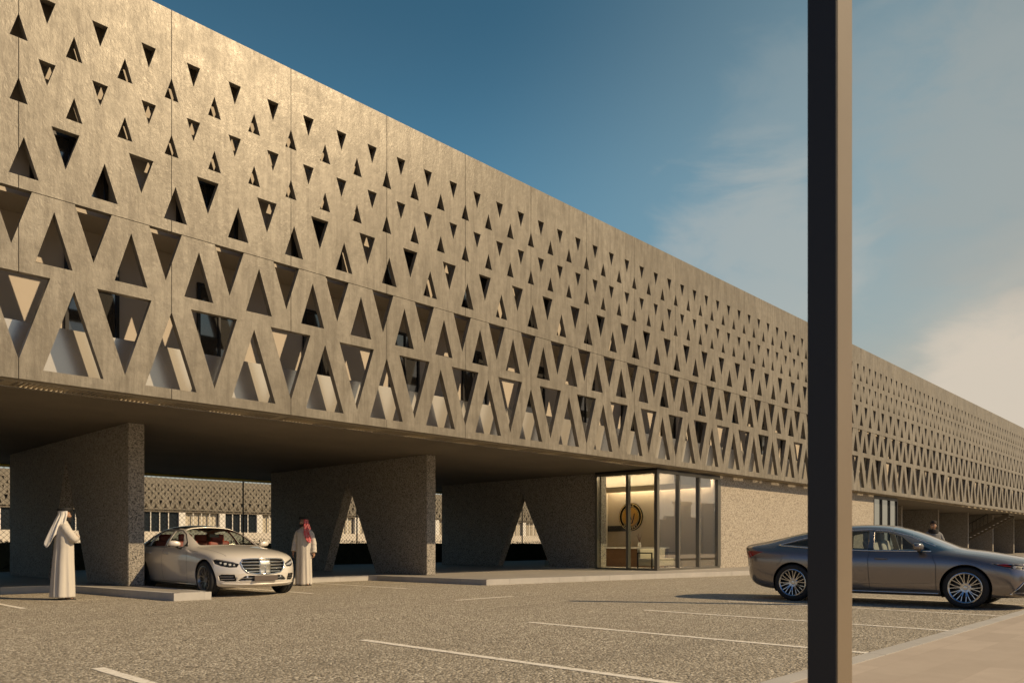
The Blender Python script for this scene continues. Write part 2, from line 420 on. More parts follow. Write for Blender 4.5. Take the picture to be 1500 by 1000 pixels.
def panel_mesh(name, z0, z1, tris, gap=0.006, th=PT):
    rect = [(gap, z0), (PW-gap, z0), (PW-gap, z1), (gap, z1)]
    vs = [Vector(q) for q in rect]; es = [(0, 1), (1, 2), (2, 3), (3, 0)]; holes = []
    for tr in tris:
        q = list(tr)
        for ax, val, less in ((0, gap, False), (0, PW-gap, True), (1, z0, False), (1, z1, True)):
            if q: q = clip_poly(q, ax, val, less)
        if len(q) < 3: continue
        holes.append(q); b = len(vs); vs += [Vector(z) for z in q]; es += [(b+i, b+(i+1) % len(q)) for i in range(len(q))]
    V, Eo, F, *_ = delaunay_2d_cdt(vs, es, [], 0, 1e-5)
    def inside(pt, q):
        s_ = 0
        for i in range(len(q)):
            a, b = q[i], q[(i+1) % len(q)]; cr = (b[0]-a[0])*(pt[1]-a[1])-(b[1]-a[1])*(pt[0]-a[0])
            if abs(cr) < 1e-9: continue
            if s_ == 0: s_ = 1 if cr > 0 else -1
            elif (cr > 0) != (s_ > 0): return False
        return True
    bm = bmesh.new()
    fr = [bm.verts.new((q.x, 0, q.y)) for q in V]; bk = [bm.verts.new((q.x, th, q.y)) for q in V]
    cnt = {}; keep = []
    for f in F:
        cx_ = sum(V[i].x for i in f)/len(f); cz_ = sum(V[i].y for i in f)/len(f)
        if not (gap-1e-4 < cx_ < PW-gap+1e-4 and z0-1e-4 < cz_ < z1+1e-4): continue
        if any(inside((cx_, cz_), q) for q in holes): continue
        keep.append(f)
        for i in range(len(f)):
            e = tuple(sorted((f[i], f[(i+1) % len(f)]))); cnt[e] = cnt.get(e, 0)+1
    for f in keep:
        bm.faces.new([fr[i] for i in f]); bm.faces.new([bk[i] for i in f][::-1])
        for i in range(len(f)):
            a, b = f[i], f[(i+1) % len(f)]
            if cnt[tuple(sorted((a, b)))] == 1: bm.faces.new((fr[b], fr[a], bk[a], bk[b]))
    bmesh.ops.delete(bm, geom=[q for q in bm.verts if not q.link_faces], context='VERTS'); fix(bm)
    me = bpy.data.meshes.new(name); bm.to_mesh(me); bm.free(); me.materials.append(M['panel']); return me
def dn(c, hw, zt, zb): return [(c-hw, zt), (c, zb), (c+hw, zt)]
def up(c, hw, za, zb): return [(c-hw, zb), (c+hw, zb), (c, za)]
ut = []
for k in range(-1, 5):
    ut += [dn(PW*(1/6+k/3), 0.131, 10.17, 9.762), up(PW*k/3, 0.131, 9.752, 9.345), dn(PW*(1/6+k/3), 0.131, 9.127, 8.728), up(PW*k/3, 0.131, 8.702, 8.30)]
for k in range(-1, 4):
    ut += [dn(PW*(0.28+k/2), 0.218, 8.085, 7.425), up(PW*(0.03+k/2), 0.218, 7.75, 7.10)]
lt = [[], []]
for par in (0, 1):
    for k in range(-2, 4):
        lt[par] += [dn(PW*(0.457+k/2), 0.306, ZM+0.01, 5.955), up(PW*(0.21+k/2), 0.285, 6.655, 5.737)]
    for k in range(-3, 6):
        lt[par] += [dn(PW*(k*2/3-par), 0.466, 5.524, 4.085), up(PW*(1/3+k*2/3-par), 0.476, 5.395, 3.962)]
me_up = panel_mesh('upper_panel', ZM+0.006, ZT, ut); me_lo = [panel_mesh('lower_panel', Z0, ZM-0.006, q) for q in lt]
for k in range(K0, K1):
    for nm, me in (('upper_screen_panel', me_up), ('lower_screen_panel', me_lo[k % 2])):
        o = bpy.data.objects.new(nm, me); COL.objects.link(o); o.parent = bld; o.location = (PW*k, 0, 0)

# structure behind the screen
YB0, YB1 = 15.35, 30.4
def slab(name, y0, y1, z0, z1, m, x0=XL, x1=XR):
    bm = bmesh.new(); box(bm, x0, x1, y0, y1, z0, z1); return bobj(name, bm, m)
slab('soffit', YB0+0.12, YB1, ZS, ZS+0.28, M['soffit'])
slab('parapet', YB0, YB0+0.117, ZS+0.003, 4.87, M['parapet'])
GY = 16.05
UY = 15.20
slab('gallery_wall', GY, GY+0.2, ZS+0.283, 6.95, M['gallery'])
slab('upper_gallery_wall', UY, UY+0.2, 7.102, 10.5, M['gallery'])
slab('gallery_ceiling', UY+0.01, YB1, 6.952, 7.10, M['gallery'])
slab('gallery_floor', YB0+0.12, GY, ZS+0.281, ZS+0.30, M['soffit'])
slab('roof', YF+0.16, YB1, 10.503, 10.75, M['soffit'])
slab('rear_wall', YB1+0.003, YB1+0.2, ZS+0.06, ZT, M['panel'])
slab('edge_trim', YB1-0.06, YB1+0.21, ZS-0.07, ZS-0.003, M['yellow'])
# horizontal rail carrying the panels, just behind the joint, and hangers
bm = bmesh.new()
for z in (7.03, 10.62): box(bm, XL, XR, YF+PT+0.002, YF+PT+0.06, z, z+0.05)
bobj('panel_rail', bm, M['dark_metal'])
# open grating between screen and parapet
bm = bmesh.new(); x = XL
i = 0
while x < 62:
    box(bm, x, x+(0.022 if i % 32 not in (30, 31) else 0.077), YF+PT+0.012, YB0-0.012, Z0-0.035, Z0+0.0)
    x += 0.078; i += 1
box(bm, XL, XR, YF+PT+0.0, YF+PT+0.010, Z0-0.03, Z0+0.02); box(bm, XL, XR, YB0-0.010, YB0-0.002, Z0-0.04, Z0+0.02)
bobj('grating', bm, M['grate'])
# gallery windows
def window_bm(w, h):
    bm = bmesh.new()
    for a in ((-w/2, -w/2+0.06, 0, h), (w/2-0.06, w/2, 0, h), (-w/2+0.06, w/2-0.06, 0, 0.06), (-w/2+0.06, w/2-0.06, h-0.06, h), (-0.025, 0.025, 0.06, h-0.06)): box(bm, a[0], a[1], -0.06, 0.0, a[2], a[3])
    g = bmesh.new(); box(g, -w/2+0.06, -0.025, -0.03, -0.012, 0.06, h-0.06); box(g, 0.025, w/2-0.06, -0.03, -0.012, 0.06, h-0.06)
    return bm, g
def window_proto(w, h):
    a, g = window_bm(w, h); f = obj('gallery_window', a, M['dark_metal'], bld); q = obj('pane', g, M['gallery_glass'], f); return f
protos = None
for k in range(K0, 26):
    for j, (w, h, dx_, y, z) in enumerate(((0.95, 2.45, 1.55, GY-0.002, ZS+0.31), (1.25, 1.05, 0.9, UY-0.002, 7.16))):
        if protos is None: protos = []
        if len(protos) <= j: o = window_proto(w, h); protos.append(o)
        else: o = copy_tree(protos[j], bld)
        o.location = (PW*k+dx_, y-YF, z)

# pier walls with a triangular opening
def pier(x, solid=False):
    bm = bmesh.new(); T = 0.35; y0, y1 = 18.0, 27.0; z0, z1 = 0.149, ZS-0.002
    ya, yb, yc, za = 20.5, 23.45, 22.05, 3.15
    out = [(y0, z0), (ya, z0), (yc, za), (yb, z0), (y1, z0), (y1, z1), (y0, z1)]
    quads = [((y0, z0), (ya, z0), (yc, za), (yc, z1), (y0, z1)), ((yc, za), (yb, z0), (y1, z0), (y1, z1), (yc, z1))]
    vc = {}
    def V_(yy, zz, xx):
        key = (yy, zz, xx)
        if key not in vc: vc[key] = bm.verts.new((xx, yy, zz))
        return vc[key]
    for q in quads:
        bm.faces.new([V_(*c_, x) for c_ in q]); bm.faces.new([V_(*c_, x+T) for c_ in q][::-1])
    loop = [(y0, z0), (ya, z0), (yc, za), (yb, z0), (y1, z0), (y1, z1), (yc, z1), (y0, z1)]
    for a, b in zip(loop, loop[1:]+loop[:1]): bm.faces.new((V_(*a, x), V_(*b, x), V_(*b, x+T), V_(*a, x+T)))
    fix(bm)
    es = [e for e in bm.edges if len(e.link_faces) == 2 and e.calc_face_angle(0) > 0.5]
    bmesh.ops.bevel(bm, geom=es, offset=0.012, segments=2, affect='EDGES')
    return bobj('pier_wall', bm, M['pier'])
for i, x in enumerate(PX):
    if i in (4, 5): continue          # inside the closed block
    pier(x)

# closed ground floor block: lobby glazing, pebble wall, end window
LX0, LX1, LY = 23.47, 27.90, 15.27
WX1, GX1 = 44.7, 48.6
zb, zt = 0.15, 3.66
def frames(name, rects, m):
    bm = bmesh.new()
    for r_ in rects: box(bm, *r_)
    return bobj(name, bm, m)
zc = 0.22
fr = [(LX0, LX1, LY, LY+0.10, zb, zc), (LX0, LX1, LY, LY+0.10, zt-0.09, zt), (LX0, LX0+0.10, LY+0.10, 17.99, zb, zc), (LX0, LX0+0.10, LY+0.10, 17.99, zt-0.09, zt)]
for x in (24.88, 26.30): fr.append((x-0.045, x+0.045, LY-0.03, LY+0.13, zc, zt-0.09))
fr += [(LX0-0.004, LX0+0.13, LY-0.004, LY+0.13, zc, zt-0.09), (LX1-0.22, LX1, LY-0.02, LY+0.14, zc, zt-0.09)]
for y in (16.53, 17.93): fr.append((LX0-0.03, LX0+0.13, y-0.05, y+0.05, zc, zt-0.09))
lob = frames('lobby_frame', fr, M['frame'])
bm = bmesh.new()
for a, b in ((LX0+0.13, 24.835), (24.925, 26.255), (26.345, LX1-0.22)): box(bm, a, b, LY+0.045, LY+0.057, zc, zt-0.09)
obj('front_glazing', bm, M['coated_glass'], lob); bm = bmesh.new()
for a, b in ((LY+0.13, 16.48), (16.58, 17.88)): box(bm, LX0+0.045, LX0+0.057, a, b, zc, zt-0.09)
obj('glazing', bm, M['glass'], lob, abs_=False)
frames('lobby_lintel', [(LX0, LX1, LY+0.004, LY+0.30, zt+0.001, ZS-0.002), (LX0+0.004, LX0+0.30, LY+0.302, 17.99, zt+0.001, ZS-0.002)], M['dark_metal'])
frames('pebble_wall', [(LX1+0.002, WX1, LY+0.01, LY+0.30, 0.149, ZS-0.002), (GX1, GX1+0.25, LY+0.30, 26.2, 0.149, ZS-0.002)], M['pebble'])
frames('block_wall', [(LX1+0.502, GX1, 20.9, 21.1, 0.149, ZS-0.002), (LX1+0.3, LX1+0.5, LY+0.302, 20.9, 0.149, ZS-0.002)], M['cream'])
frames('lobby_floor', [(LX0+0.1, LX1, LY+0.1, 20.75, 0.147, 0.16)], M['cream'])
frames('lobby_back_wall', [(24.45, LX1+0.298, 20.75, 20.95, 0.149, ZS-0.002), (LX1+0.10, LX1+0.297, LY+0.302, 20.74, 0.149, ZS-0.002)], M['lobby_wall'])
frames('lobby_ceiling', [(24.95, 27.60, LY+0.25, 20.6, 3.28, 3.70)], M['lobby_wall'])
frames('cove_lamp', [(27.78, 27.86, LY+0.4, 20.6, 3.60, 3.64), (24.55, 24.62, LY+0.4, 20.6, 3.70, 3.725)], M['lamp'])
# end window
fr = [(WX1, GX1, LY+0.02, LY+0.12, zb, zc), (WX1, GX1, LY+0.02, LY+0.12, zt-0.1, ZS-0.002)]
for x in (WX1+0.05, WX1+1.3, WX1+2.6, GX1-0.05): fr.append((x-0.05, x+0.05, LY, LY+0.14, zc, zt-0.1))
ew = frames('end_window', fr, M['dark_metal'])
bm = bmesh.new(); box(bm, WX1+0.1, GX1-0.1, LY+0.07, LY+0.08, zc, zt-0.1); obj('pane', bm, M['mirror_glass'], ew)

# stairs under the far end
bm = bmesh.new(); n = 20
for i in range(n):
    y = 21.9-i*0.30; z = 0.15+(i+1)*0.178
    box(bm, 79.6, 81.4, y-0.34, y, z-0.06, z)
st = bobj('staircase', bm, M['kerb'])
bm = bmesh.new()
for x in (79.45, 81.42):
    a = [bm.verts.new((x, y, z)) for y, z in ((22.2, 0.15), (21.6, 0.15), (15.9, 3.45), (15.9, 3.73), (16.2, 3.73))]
    b = [bm.verts.new((x+0.12, q.co.y, q.co.z)) for q in a]
    bm.faces.new(a); bm.faces.new(b[::-1])
    for i in range(5): bm.faces.new((a[i], b[i], b[(i+1) % 5], a[(i+1) % 5]))
fix(bm); obj('stringer', bm, M['soffit'], st)
bm = bmesh.new()
for i in range(0, 15):
    y = 21.7-i*0.30; z = 0.15+(i+1)*0.178
    tube(bm, [(79.5, y, z), (79.5, y, z+0.95)], 0.02, 6)
tube(bm, [(79.5, 21.7, 1.28), (79.5, 21.7-14*0.3, 1.28+14*0.178)], 0.03, 8); obj('handrail', bm, M['black'], st)
bm = bmesh.new(); box(bm, 88, 100, 24, 24.3, 0.149, 2.6); box(bm, 84, 120, 27.5, 27.8, 0.149, 2.9); bobj('far_wall', bm, M['cream'])

# ---------------------------------------------------------------- lobby furniture
bm = bmesh.new(); box(bm, LX0+0.42, 24.445, 20.84, 20.852, 0.16, ZS-0.01); bobj('side_glazing', bm, M['glass'])
frames('side_frame', [(24.38, 24.448, 20.80, 20.90, 0.16, ZS-0.01)], M['dark_metal'])
desk = thing('reception_desk', (26.6, 18.8, 0.15), 'dark walnut reception desk behind the lobby glass', 'desk')
bm = bmesh.new(); box(bm, -0.3, -0.26, -1.8, 1.8, 0, 0.74); box(bm, -0.26, 0.3, -1.8, -1.76, 0, 0.74); box(bm, -0.26, 0.3, 1.76, 1.8, 0, 0.74); obj('front_panel', bm, M['wood'], desk)
bm = bmesh.new(); box(bm, -0.34, 0.34, -1.84, 1.84, 0.742, 0.80); bev(bm, 0.006); obj('counter_top', bm, M['white'], desk)
bm = bmesh.new(); tube(bm, [(0, 0, 0), (0, 0, 0.05), (0, 0, 0.14), (0, 0, 0.2)], [0.05, 0.08, 0.06, 0.045], 16)
vase = thing('flower_vase', (26.6, 18.15, 0.95), 'small white vase of twigs on the reception desk', 'vase'); obj('vase_body', bm, M['white'], vase, True)
bm = bmesh.new(); r_ = random.Random(3)
for i in range(9):
    a = r_.uniform(0, 6.28); b = r_.uniform(0.05, 0.16); tube(bm, [(0, 0, 0.15), (b*0.4*math.cos(a), b*0.4*math.sin(a), 0.35), (b*math.cos(a), b*math.sin(a), 0.5+r_.uniform(-.1, .1))], 0.006, 5)
obj('twig', bm, M['wood'], vase)
screen = thing('wall_screen', (27.97, 20.22, 1.75), 'small dark screen mounted on the lobby wall left of the emblem', 'screen')
bm = bmesh.new(); box(bm, -0.04, 0.02, -0.5, 0.5, -0.12, 0.12); bev(bm, 0.008); obj('screen_panel', bm, M['black'], screen)
sofa = thing('lounge_bench', (25.3, 16.4, 0.15), 'low cream bench with a dark armrest behind the front lobby glass', 'bench')
bm = bmesh.new(); box(bm, -0.9, 0.9, -0.35, 0.35, 0.12, 0.40); bev(bm, 0.04, 3); obj('seat', bm, M['curtain'], sofa, True)
bm = bmesh.new(); box(bm, -0.85, 0.85, 0.25, 0.40, 0.38, 0.75); bev(bm, 0.04, 3); obj('backrest', bm, M['curtain'], sofa, True)
bm = bmesh.new()
for x in (-0.95, 0.91):
    for y in (-0.33, 0.29): box(bm, x, x+0.04, y, y+0.04, 0, 0.62)
    box(bm, x, x+0.04, -0.29, 0.29, 0.58, 0.62)
obj('armrest_frame', bm, M['black'], sofa)

# round emblem
emb = thing('wall_emblem', (27.98, 19.52, 2.24), 'round black and gold emblem with lettering on the lobby wall', 'emblem')
M['emblem_black'] = mat('emblem black', (0.004, 0.004, 0.004), 0.9, 0.0, 0.05)
M['gold'] = mat('emblem gold', (0.55, 0.30, 0.05), 0.4, 0.2); M['gold_letter'] = mat('emblem lettering', (0.75, 0.55, 0.22), 0.5)
def disc(bm, x0, x1, r0, r1, seg=64):
    ri = []
    for x, r in ((x0, r0), (x1, r0), (x1, r1), (x0, r1)):
        ri.append([bm.verts.new((x, r*math.cos(k*2*math.pi/seg), r*math.sin(k*2*math.pi/seg))) for k in range(seg)])
    for a, b in ((0, 1), (1, 2), (2, 3), (3, 0)):
        for k in range(seg): bm.faces.new((ri[a][k], ri[a][(k+1) % seg], ri[b][(k+1) % seg], ri[b][k]))
    fix(bm)
bm = bmesh.new(); lathe(bm, [(0.015, 0.001), (-0.05, 0.001), (-0.05, 0.60), (0.015, 0.60)], 64); fix(bm); obj('black_disc', bm, M['emblem_black'], emb)
bm = bmesh.new(); lathe(bm, [(-0.051, 0.001), (-0.062, 0.001), (-0.062, 0.40), (-0.051, 0.40)], 64); fix(bm); obj('gold_disc', bm, M['gold'], emb)
bm = bmesh.new(); disc(bm, -0.060, -0.051, 0.555, 0.575); disc(bm, -0.060, -0.051, 0.425, 0.438); obj('gold_ring', bm, M['gold_letter'], emb)
bm = bmesh.new()
for pth in (((0.22, 0.12), (0.10, -0.10), (-0.02, -0.28)), ((-0.02, -0.28), (-0.10, -0.27), (-0.16, -0.1), (-0.22, 0.14)), ((0.09, 0.16), (0.0, 0.02), (-0.06, -0.12))):
    tube(bm, [(-0.064, -y, z) for y, z in [(-a, b) for a, b in pth]], [0.012]+[0.026]*(len(pth)-2)+[0.02], 6)
obj('emblem_mark', bm, M['emblem_black'], emb)
def letters(txt, ang0, step, flip, size=0.135, rad=0.495):
    for i, ch in enumerate(txt):
        if ch == ' ': continue
        a = ang0+step*i
        cu = bpy.data.curves.new('letter', 'FONT'); cu.body = ch; cu.size = size; cu.align_x = 'CENTER'; cu.align_y = 'CENTER'; cu.extrude = 0.004
        o = bpy.data.objects.new('letter', cu); cu.materials.append(M['gold_letter']); COL.objects.link(o)
        dg = bpy.context.evaluated_depsgraph_get(); me = bpy.data.meshes.new_from_object(o.evaluated_get(dg)); bpy.data.objects.remove(o); o = bpy.data.objects.new('letter', me); COL.objects.link(o); o.parent = emb
        # wall faces -X: text plane spanned by right = -Y, up = Z
        u = Vector((0, -math.sin(a), math.cos(a)))*(1 if not flip else -1); n_ = Vector((-1, 0, 0)); r__ = u.cross(n_)
        mt = Matrix((r__, u, n_)).transposed().to_4x4(); mt.translation = Vector((-0.058, -math.sin(a)*rad, math.cos(a)*rad)); o.matrix_local = mt
letters('NAS', -0.27, 0.27, False); letters('ACADEMY', math.pi+0.69, -0.23, True, 0.11)

# ================================================================ posts on the sidewalk
def make_post():
    t_ = thing('steel_post', (0, 0, 0), 'x', 'post', 'square steel posts along the sidewalk')
    bm = bmesh.new(); box(bm, -0.100, 0.100, -0.074, 0.074, 0.012, 6.3); bmesh.ops.bevel(bm, geom=[e for e in bm.edges], offset=0.006, segments=3, affect='EDGES'); obj('shaft', bm, M['post'], t_)
    bm = bmesh.new(); box(bm, -0.107, -0.1005, -0.071, 0.071, 0.012, 6.3); obj('painted_shade_side', bm, M['black'], t_)  # black sheet over the -X face, painting in the shade on that side
    bm = bmesh.new(); box(bm, -0.2, 0.2, -0.16, 0.16, 0, 0.011); bev(bm, 0.003, 1)
    for sx_ in (-0.16, 0.16):
        for sy_ in (-0.12, 0.12): tube(bm, [(sx_, sy_, 0.011), (sx_, sy_, 0.03)], 0.014, 6)
    obj('base_plate', bm, M['dark_metal'], t_)
    bm = bmesh.new(); box(bm, -0.127, 0.127, -0.09, 0.09, 6.301, 6.32); obj('cap', bm, M['dark_metal'], t_)
    return t_
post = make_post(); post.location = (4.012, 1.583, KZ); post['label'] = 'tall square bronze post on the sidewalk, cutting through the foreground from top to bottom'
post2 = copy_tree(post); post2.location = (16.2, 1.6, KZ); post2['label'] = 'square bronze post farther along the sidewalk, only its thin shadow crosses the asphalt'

# ================================================================ fence, hedge and rear building
fence = thing('chain_link_fence', (20, 32.3, 0), 'tall chain-link fence behind the undercroft hedge', 'fence')
bm = bmesh.new(); h = 4.6; d_ = 0.19
x = -35.0
while x < 62:
    for sgn in (1, -1):
        a = Vector((x if sgn > 0 else x+h, 0, 0.05)); b = Vector((x+h if sgn > 0 else x, 0, h+0.05))
        q = Vector((0.0032*(-sgn), 0, 0.0032)); y_ = 0.006*sgn
        vs_ = [a-q, a+q, b+q, b-q]
        fa = [bm.verts.new((c_.x, y_-0.004, c_.z)) for c_ in vs_]; fb = [bm.verts.new((c_.x, y_+0.004, c_.z)) for c_ in vs_]
        bm.faces.new(fa); bm.faces.new(fb[::-1])
        for i in range(4): bm.faces.new((fa[i], fb[i], fb[(i+1) % 4], fa[(i+1) % 4]))
    x += d_
obj('wire_mesh', bm, M['wire'], fence)
x = -33.0
while x < 64:
    bm = bmesh.new(); tube(bm, [(x, 0.04, 0), (x, 0.04, h+0.1)], 0.035, 8); obj('fence_post', bm, M['wire'], fence); x += 6.0
bm = bmesh.new(); tube(bm, [(-35, 0.04, h+0.06), (64, 0.04, h+0.06)], 0.025, 8); obj('top_rail', bm, M['wire'], fence)

hedge = thing('hedge', (20, 31.2, 0), 'long dark clipped hedge at the back of the undercroft', 'hedge')
bm = bmesh.new(); r_ = random.Random(11)
box(bm, -32, 42, -0.38, 0.42, 0.0, 1.12)
for i in range(9000):
    x = r_.uniform(-32, 42); u_ = r_.random()
    if u_ < 0.5: c_ = Vector((x, -0.42+r_.uniform(-0.05, 0.05), r_.uniform(0.02, 1.2)))
    else: c_ = Vector((x, r_.uniform(-0.42, 0.45), 1.16+r_.uniform(-0.04, 0.10)+0.05*math.sin(x*1.7)))
    a = Vector((r_.uniform(-1, 1), r_.uniform(-1, 1), r_.uniform(-1, 1))).normalized(); b = a.orthogonal().normalized()
    s_ = r_.uniform(0.03, 0.06); bm.faces.new([bm.verts.new(c_+a*s_), bm.verts.new(c_+b*s_*0.5), bm.verts.new(c_-a*s_), bm.verts.new(c_-b*s_*0.5)])
obj('foliage', bm, M['hedge'], hedge)

RY = 104.0; rb = thing('rear_building', (10, RY, 0), 'distant building with small triangular perforations above a glazed gym, seen under the raised building', 'building')
for k in range(0, 44):
    o = bpy.data.objects.new('screen_panel', me_up); COL.objects.link(o); o.parent = rb; o.location = (PW*k, 0, -1.28)
bm = bmesh.new(); box(bm, 0, 110, 0.6, 0.9, 5.5, 9.7); obj('upper_wall', bm, M['soffit'], rb)
bm = bmesh.new(); box(bm, 0, 110, 3.2, 3.5, 0, 5.8); obj('inner_wall', bm, M['gallery'], rb)
bm = bmesh.new(); box(bm, 0, 110, 0, 4, 5.3, 5.5); obj('ceiling_slab', bm, M['soffit'], rb)
bm = bmesh.new(); box(bm, 0, 110, -0.2, 0.3, 0, 2.75); obj('low_wall', bm, M['cream'], rb)
r_ = random.Random(5)
for k in range(0, 19):
    x = 2.0+k*5.6
    bm = bmesh.new(); box(bm, x, x+0.85, 0.0, 0.5, 2.752, 5.298); obj('pillar', bm, M['white'], rb)
    bm = bmesh.new()
    for q in (1.9, 3.05, 4.2): box(bm, x+q, x+q+0.11, 0.1, 0.22, 2.752, 5.298)
    obj('mullion', bm, M['white'], rb)
    if k >= 8 or r_.random() < 0.2:
        bm = bmesh.new()
        for j in range(14):
            a = x+0.9+j*0.33; box(bm, a, a+0.3, 0.5+0.05*(j % 2), 0.56+0.05*(j % 2), 2.752, 5.25)
        obj('curtain', bm, M['curtain'], rb)
    else:
        bm = bmesh.new(); box(bm, x+0.86, x+5.59, 0.30, 0.32, 2.752, 5.298); obj('pane', bm, M['dark_glass'], rb)

# crenellated boundary wall across the road (seen mirrored in the lobby glass)
bw = thing('boundary_wall', (70, -14, 0), 'tall plastered boundary wall with stepped pillars, mirrored in the lobby glass', 'wall')
bm = bmesh.new()
xs = -60
while xs < 60:
    hh = 3.4 if int(xs/12) % 3 else 4.6
    box(bm, xs, xs+10.6, -0.2, 0.2, 0, hh-0.6)
    for j in range(2): box(bm, xs+2.2+5*j, xs+4.6+5*j, -0.3, 0.3, 0, hh+0.7); box(bm, xs+2.0+5*j, xs+4.8+5*j, -0.4, 0.4, hh+0.702, hh+1.0)
    box(bm, xs+10.602, xs+12, -0.4, 0.4, 0, hh+0.2); xs += 12
obj('plastered_wall', bm, M['white'], bw)
# ================================================================ cars
M['tyre'] = mat('tyre rubber', (0.018, 0.018, 0.018), 0.75)
M['alloy'] = mat('alloy', (0.62, 0.61, 0.60), 0.22, 1.0)
M['dark_alloy'] = mat('dark alloy', (0.26, 0.255, 0.25), 0.28, 0.9)
M['chrome'] = mat('chrome', (0.80, 0.79, 0.77), 0.08, 1.0)
M['satin'] = mat('satin chrome', (0.70, 0.66, 0.58), 0.30, 1.0)
M['trim'] = mat('black trim', (0.012, 0.012, 0.013), 0.35)
M['cabin'] = mat('cabin dark', (0.025, 0.022, 0.02), 0.8)
M['headliner'] = mat('beige headliner', (0.42, 0.37, 0.30), 0.9)
M['car_glass'] = glass('car glass', (0.74, 0.78, 0.76), 1.3, 1.5)
M['tint_glass'] = glass('tinted car glass', (0.55, 0.60, 0.60), 1.2, 1.5)
M['screen_glass'] = glass('windscreen glass', (0.70, 0.76, 0.74), 3.0, 1.5)
M['lamp_lens'] = glass('lamp lens', (0.72, 0.76, 0.80), 1.3, 1.5)
M['red_lens'] = mat('red tail lens', (0.30, 0.012, 0.012), 0.12, 0.0, 0.7, 0.5)
M['red_leather'] = mat('red leather', (0.50, 0.085, 0.05), 0.5)
M['grey_leather'] = mat('grey leather', (0.42, 0.40, 0.37), 0.55)
M['plate'] = mat('plate', (0.11, 0.085, 0.07), 0.45)
M['reflector'] = mat('lamp reflector', (0.62, 0.63, 0.65), 0.35, 0.7)
M['amber'] = mat('amber', (0.35, 0.05, 0.03), 0.3)
def paint(name, c, rough=0.32, metal=0.55):
    m = mat(name, c, rough, metal, 0.5, 1.0); m.node_tree.nodes['Principled BSDF'].inputs['Coat Roughness'].default_value = 0.03; return m
M['silver_paint'] = paint('pale champagne paint', (0.78, 0.72, 0.63), 0.36, 0.18)
M['taupe_paint'] = paint('taupe paint', (0.25, 0.215, 0.19), 0.20, 0.62)

def car_body_mesh(st, nose, tail, level=3):
    """st: stations (y, zb, wmax, z6, w6, z7, w7, z8, w8, z9). Front is -Y. Returns an evaluated bmesh."""
    bm = bmesh.new(); rings = []
    y0 = st[0][0]; y1 = st[-1][0]
    def ring(s_, scale=1.0, push=0.0, zc=0.55):
        y, zb_, wm, z6, w6, z7, w7, z8, w8, z9 = s_
        zz = z6-zb_
        half = [(0, zb_), (wm*0.62, zb_), (wm*0.90, zb_+0.015), (wm*0.955, zb_+0.13*zz), (wm*0.985, zb_+0.36*zz), (wm, zb_+0.64*zz), (wm*0.988, zb_+0.83*zz), (w6, z6), (w7, z7), (w8, z8), (0, z9)]
        pts = []
        for i, (x, z) in enumerate(half):
            pts.append((x, z))
        full = pts+[(-x, z) for x, z in pts[-2:0:-1]]
        out = []
        for x, z in full:
            x *= scale; z = zc+(z-zc)*scale
            yy = y+push
            df = max(0.0, 1-(y-y0)/nose['len']); dr = max(0.0, 1-(y1-y)/tail['len'])
            yy += nose['bow']*df*df*(abs(x)/wm)**2.4 + nose['lean']*df*max(0, (z-nose['zl']))**1.5
            yy -= tail['bow']*dr*dr*(abs(x)/wm)**2.4 + tail['lean']*dr*max(0, (z-tail['zl']))**1.5
            yy += nose.get('under', 0)*df*max(0, 0.42-z) ; yy -= tail.get('under', 0)*dr*max(0, 0.5-z)
            out.append(bm.verts.new((x, yy, z)))
        return out
    rings.append(ring(st[0], 0.45, -0.035)); rings.append(ring(st[0], 0.82, -0.03)); 
    for s_ in st: rings.append(ring(s_))
    rings.append(ring(st[-1], 0.82, 0.03, 0.65)); rings.append(ring(st[-1], 0.45, 0.035, 0.65))
    n = len(rings[0])
    for a, b in zip(rings, rings[1:]):
        for k in range(n): bm.faces.new((a[k], a[(k+1) % n], b[(k+1) % n], b[k]))
    bm.faces.new(rings[0][::-1]); bm.faces.new(rings[-1]); fix(bm)
    me = bpy.data.meshes.new('car_cage'); bm.to_mesh(me); bm.free()
    o = bpy.data.objects.new('car_cage', me); COL.objects.link(o)
    md = o.modifiers.new('s', 'SUBSURF'); md.levels = level; md.render_levels = level
    dg = bpy.context.evaluated_depsgraph_get(); ev = o.evaluated_get(dg)
    bm = bmesh.new(); bm.from_mesh(ev.to_mesh()); ev.to_mesh_clear()
    bpy.data.objects.remove(o); bpy.data.meshes.remove(me)
    return bm

